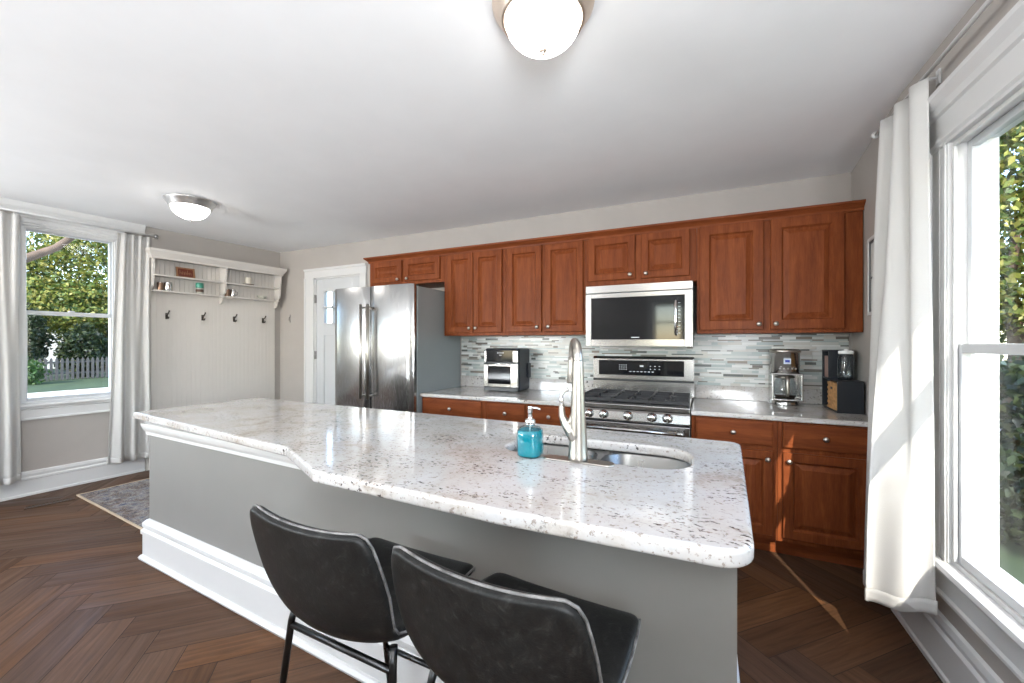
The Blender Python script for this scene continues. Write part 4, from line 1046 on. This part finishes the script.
GR = [(.13, .16, .025), (.20, .21, .04), (.075, .115, .02), (.27, .25, .06), (.045, .08, .015)]
DK = [(.014, .028, .009), (.024, .042, .012), (.010, .020, .007), (.035, .05, .014)]
def tree(name, label, loc_, crowns, n, size, cols, trunk, seed, cat='tree', group=None):
    r = thing(name, label, cat, loc_, 0, group); me = leaves(crowns, n, size, cols, seed)
    o = bpy.data.objects.new('foliage', me); COL.objects.link(o); o.parent = r
    tk = MB()
    for pts, rad in trunk: tk.tube(pts, rad, 10)
    tk.build('trunk', 'bark', r, smooth=True)
    return r
def std_trunk(h_, r0): return [([(0, 0, 0), (.1, 0, h_*.3), (0, .1, h_*.7), (.1, 0, h_)], [r0, r0*.8, r0*.55, r0*.3]), ([(.05, 0, h_*.45), (h_*.15, .3, h_*.7), (h_*.25, .6, h_*.85)], [r0*.5, r0*.35, r0*.15]), ([(.05, 0, h_*.4), (-h_*.1, -.5, h_*.65), (-h_*.2, -1, h_*.85)], [r0*.5, r0*.35, r0*.15])]
# big yellow-green trees behind the fence
tree('leafy_tree', 'sunlit yellow-green tree behind the picket fence outside the left window', (-34, 12.5, GZ), [(0, 0, 6.0, 3.8, 4.2, 3.6), (1.5, -2, 3.8, 2.2, 2.6, 1.6), (1.5, 2.5, 4.0, 2.2, 2.6, 1.8)], 42000, .11, GR, std_trunk(6.5, .3), 1, group='trees outside the left window')
tree('leafy_tree', 'sunlit green tree left of the yellow-green one beyond the fence', (-36, 5.5, GZ), [(0, 0, 6.4, 3.2, 3.4, 3.2), (1, 2, 4.3, 2.0, 2.4, 1.8)], 26000, .11, GR[:3]+[(.14, .14, .05)], std_trunk(7, .3), 2, group='trees outside the left window')
# near tree with a diagonal bough crossing the top of the window
tree('leafy_tree', 'near tree whose bare brown bough crosses the top of the left window', (-13.2, 2.0, GZ), [(1.2, 2.9, 5.6, 1.3, 1.6, .7), (-1.5, 0, 6.2, 2.0, 2.0, 1.2), (0, 2.5, 6.5, 1.8, 1.5, .8)], 5000, .05, GR,
     [([(0, 0, 0), (0, .1, 1.6), (.1, .3, 2.6)], [.26, .22, .18]), ([(.1, .3, 2.5), (.2, 1.2, 3.45), (.2, 1.9, 3.95), (.3, 2.6, 4.8), (.5, 3.4, 5.6)], [.16, .10, .075, .055, .03]), ([(.1, .3, 2.6), (-.5, -.2, 4.2), (-1, -.4, 5.8)], [.17, .12, .06])], 3, group='trees outside the left window')
for i, (yy, sc) in enumerate(((5.6, 1.15), (8.0, 1.25), (10.1, .9), (12.3, 1.2), (14.5, 1.25))):
    tree('shrub', ['dark shrub at the left end behind the picket fence', 'largest dark shrub behind the picket fence', 'low dark shrub with the pale house showing above it', 'dark shrub right of centre behind the fence', 'dark shrub at the right end behind the fence'][i],
         (-30.2-.6*(i%2), yy, GZ), [(0, 0, 1.5*sc, .8, 1.0, 1.5*sc)], 5200, .10, DK, [([(0, 0, 0), (0, 0, .8*sc)], [.07, .04])], 10+i, 'shrub', 'shrubs behind the fence')
tree('shrub', 'bright green low shrub in front of the fence at its left', (-27.0, 6.9, GZ), [(0, 0, .5, .7, .9, .7)], 2200, .07, [(.04, .09, .018), (.06, .12, .022)], [([(0, 0, 0), (0, 0, .3)], [.05, .03])], 30, 'shrub', 'shrubs behind the fence')
# pale house
hs = thing('neighbour_house', 'pale house with grey roof glimpsed between the trees outside the left window', 'house', (-42, 13.5, GZ))
MB().box(-4, 0, -5, 5, 0, 3.5).build('walls', 'house_siding', hs)
MB().plate([(-5.5, 3.4), (0, 3.4+2.0), (5.5, 3.4)], -4.4, .4).build('roof', 'roof', hs)
for yy in (-3, 0, 3): MB().box(-.01, .03, yy-.5, yy+.5, 1.2, 2.6).build('window', 'black_gloss', hs)
# right side: trees and low planting
for i, (x, y_, cr_, n_) in enumerate(((7.6, 15.5, [(0, 0, 5.2, 2.6, 2.4, 3.6)], 20000), (10.6, 14.6, [(0, 0, 5.0, 2.4, 2.4, 3.3)], 15000), (5.0, 22, [(0, 0, 4.6, 2.2, 2.4, 3.2)], 9000))):
    tree('leafy_tree', ['tall yellow-green tree in the middle of the right-hand window view', 'yellow-green tree at the right edge of the right-hand window view', 'tree further back at the left of the right-hand window view'][i], (x, y_, GZ), cr_, n_, .10, GR, std_trunk(5, .22), 40+i, group='trees outside the right-hand window')
for i, (x, y_) in enumerate(((2.85, 5.4), (4.1, 6.6), (5.6, 7.6))):
    tree('shrub', ['dark shrub low outside the right-hand window, nearest the frame', 'dark shrub in the middle of the row outside the right-hand window', 'dark shrub at the far right of the row outside the right-hand window'][i], (x, y_, GZ), [(0, 0, .85, .85, .8, 1.0)], 6000, .05, DK, [([(0, 0, 0), (0, 0, .5)], [.05, .03])], 60+i, 'shrub', 'shrubs outside the right-hand window')
# street and passing kerb seen low in the right window
o = MB().box(1.3, 60, 10.6, 13.2, GZ-.005, GZ+.01).build('street', 'asphalt'); tag(o, 'grey street outside the right-hand window', 'street', kind='structure')
o = MB().box(.90, 1.42, -6, 4.2, 2.72, 2.84).build('sun_cut_eave', 'roof'); tag(o, 'added unseen eave limiting the sun through the right-hand window', 'roof', kind='structure')  # added overhang, sized to stop high sun reaching the cabinets
o = MB().box(1.43, 1.75, -8, -2.0, 2.72, 2.84).build('sun_block_roof', 'roof'); tag(o, 'added unseen roof slab blocking sun at the added side window', 'roof', kind='structure')  # added only to stop sun entering the made-up side window
# unseen roof slab added to keep sun out of the rear windows
o = MB().box(-6.2, 1.6, -6.6, -3.36, 2.45, 2.6).build('sun_block_roof', 'roof'); tag(o, 'added unseen roof slab blocking sun at the rear windows', 'roof', kind='structure')
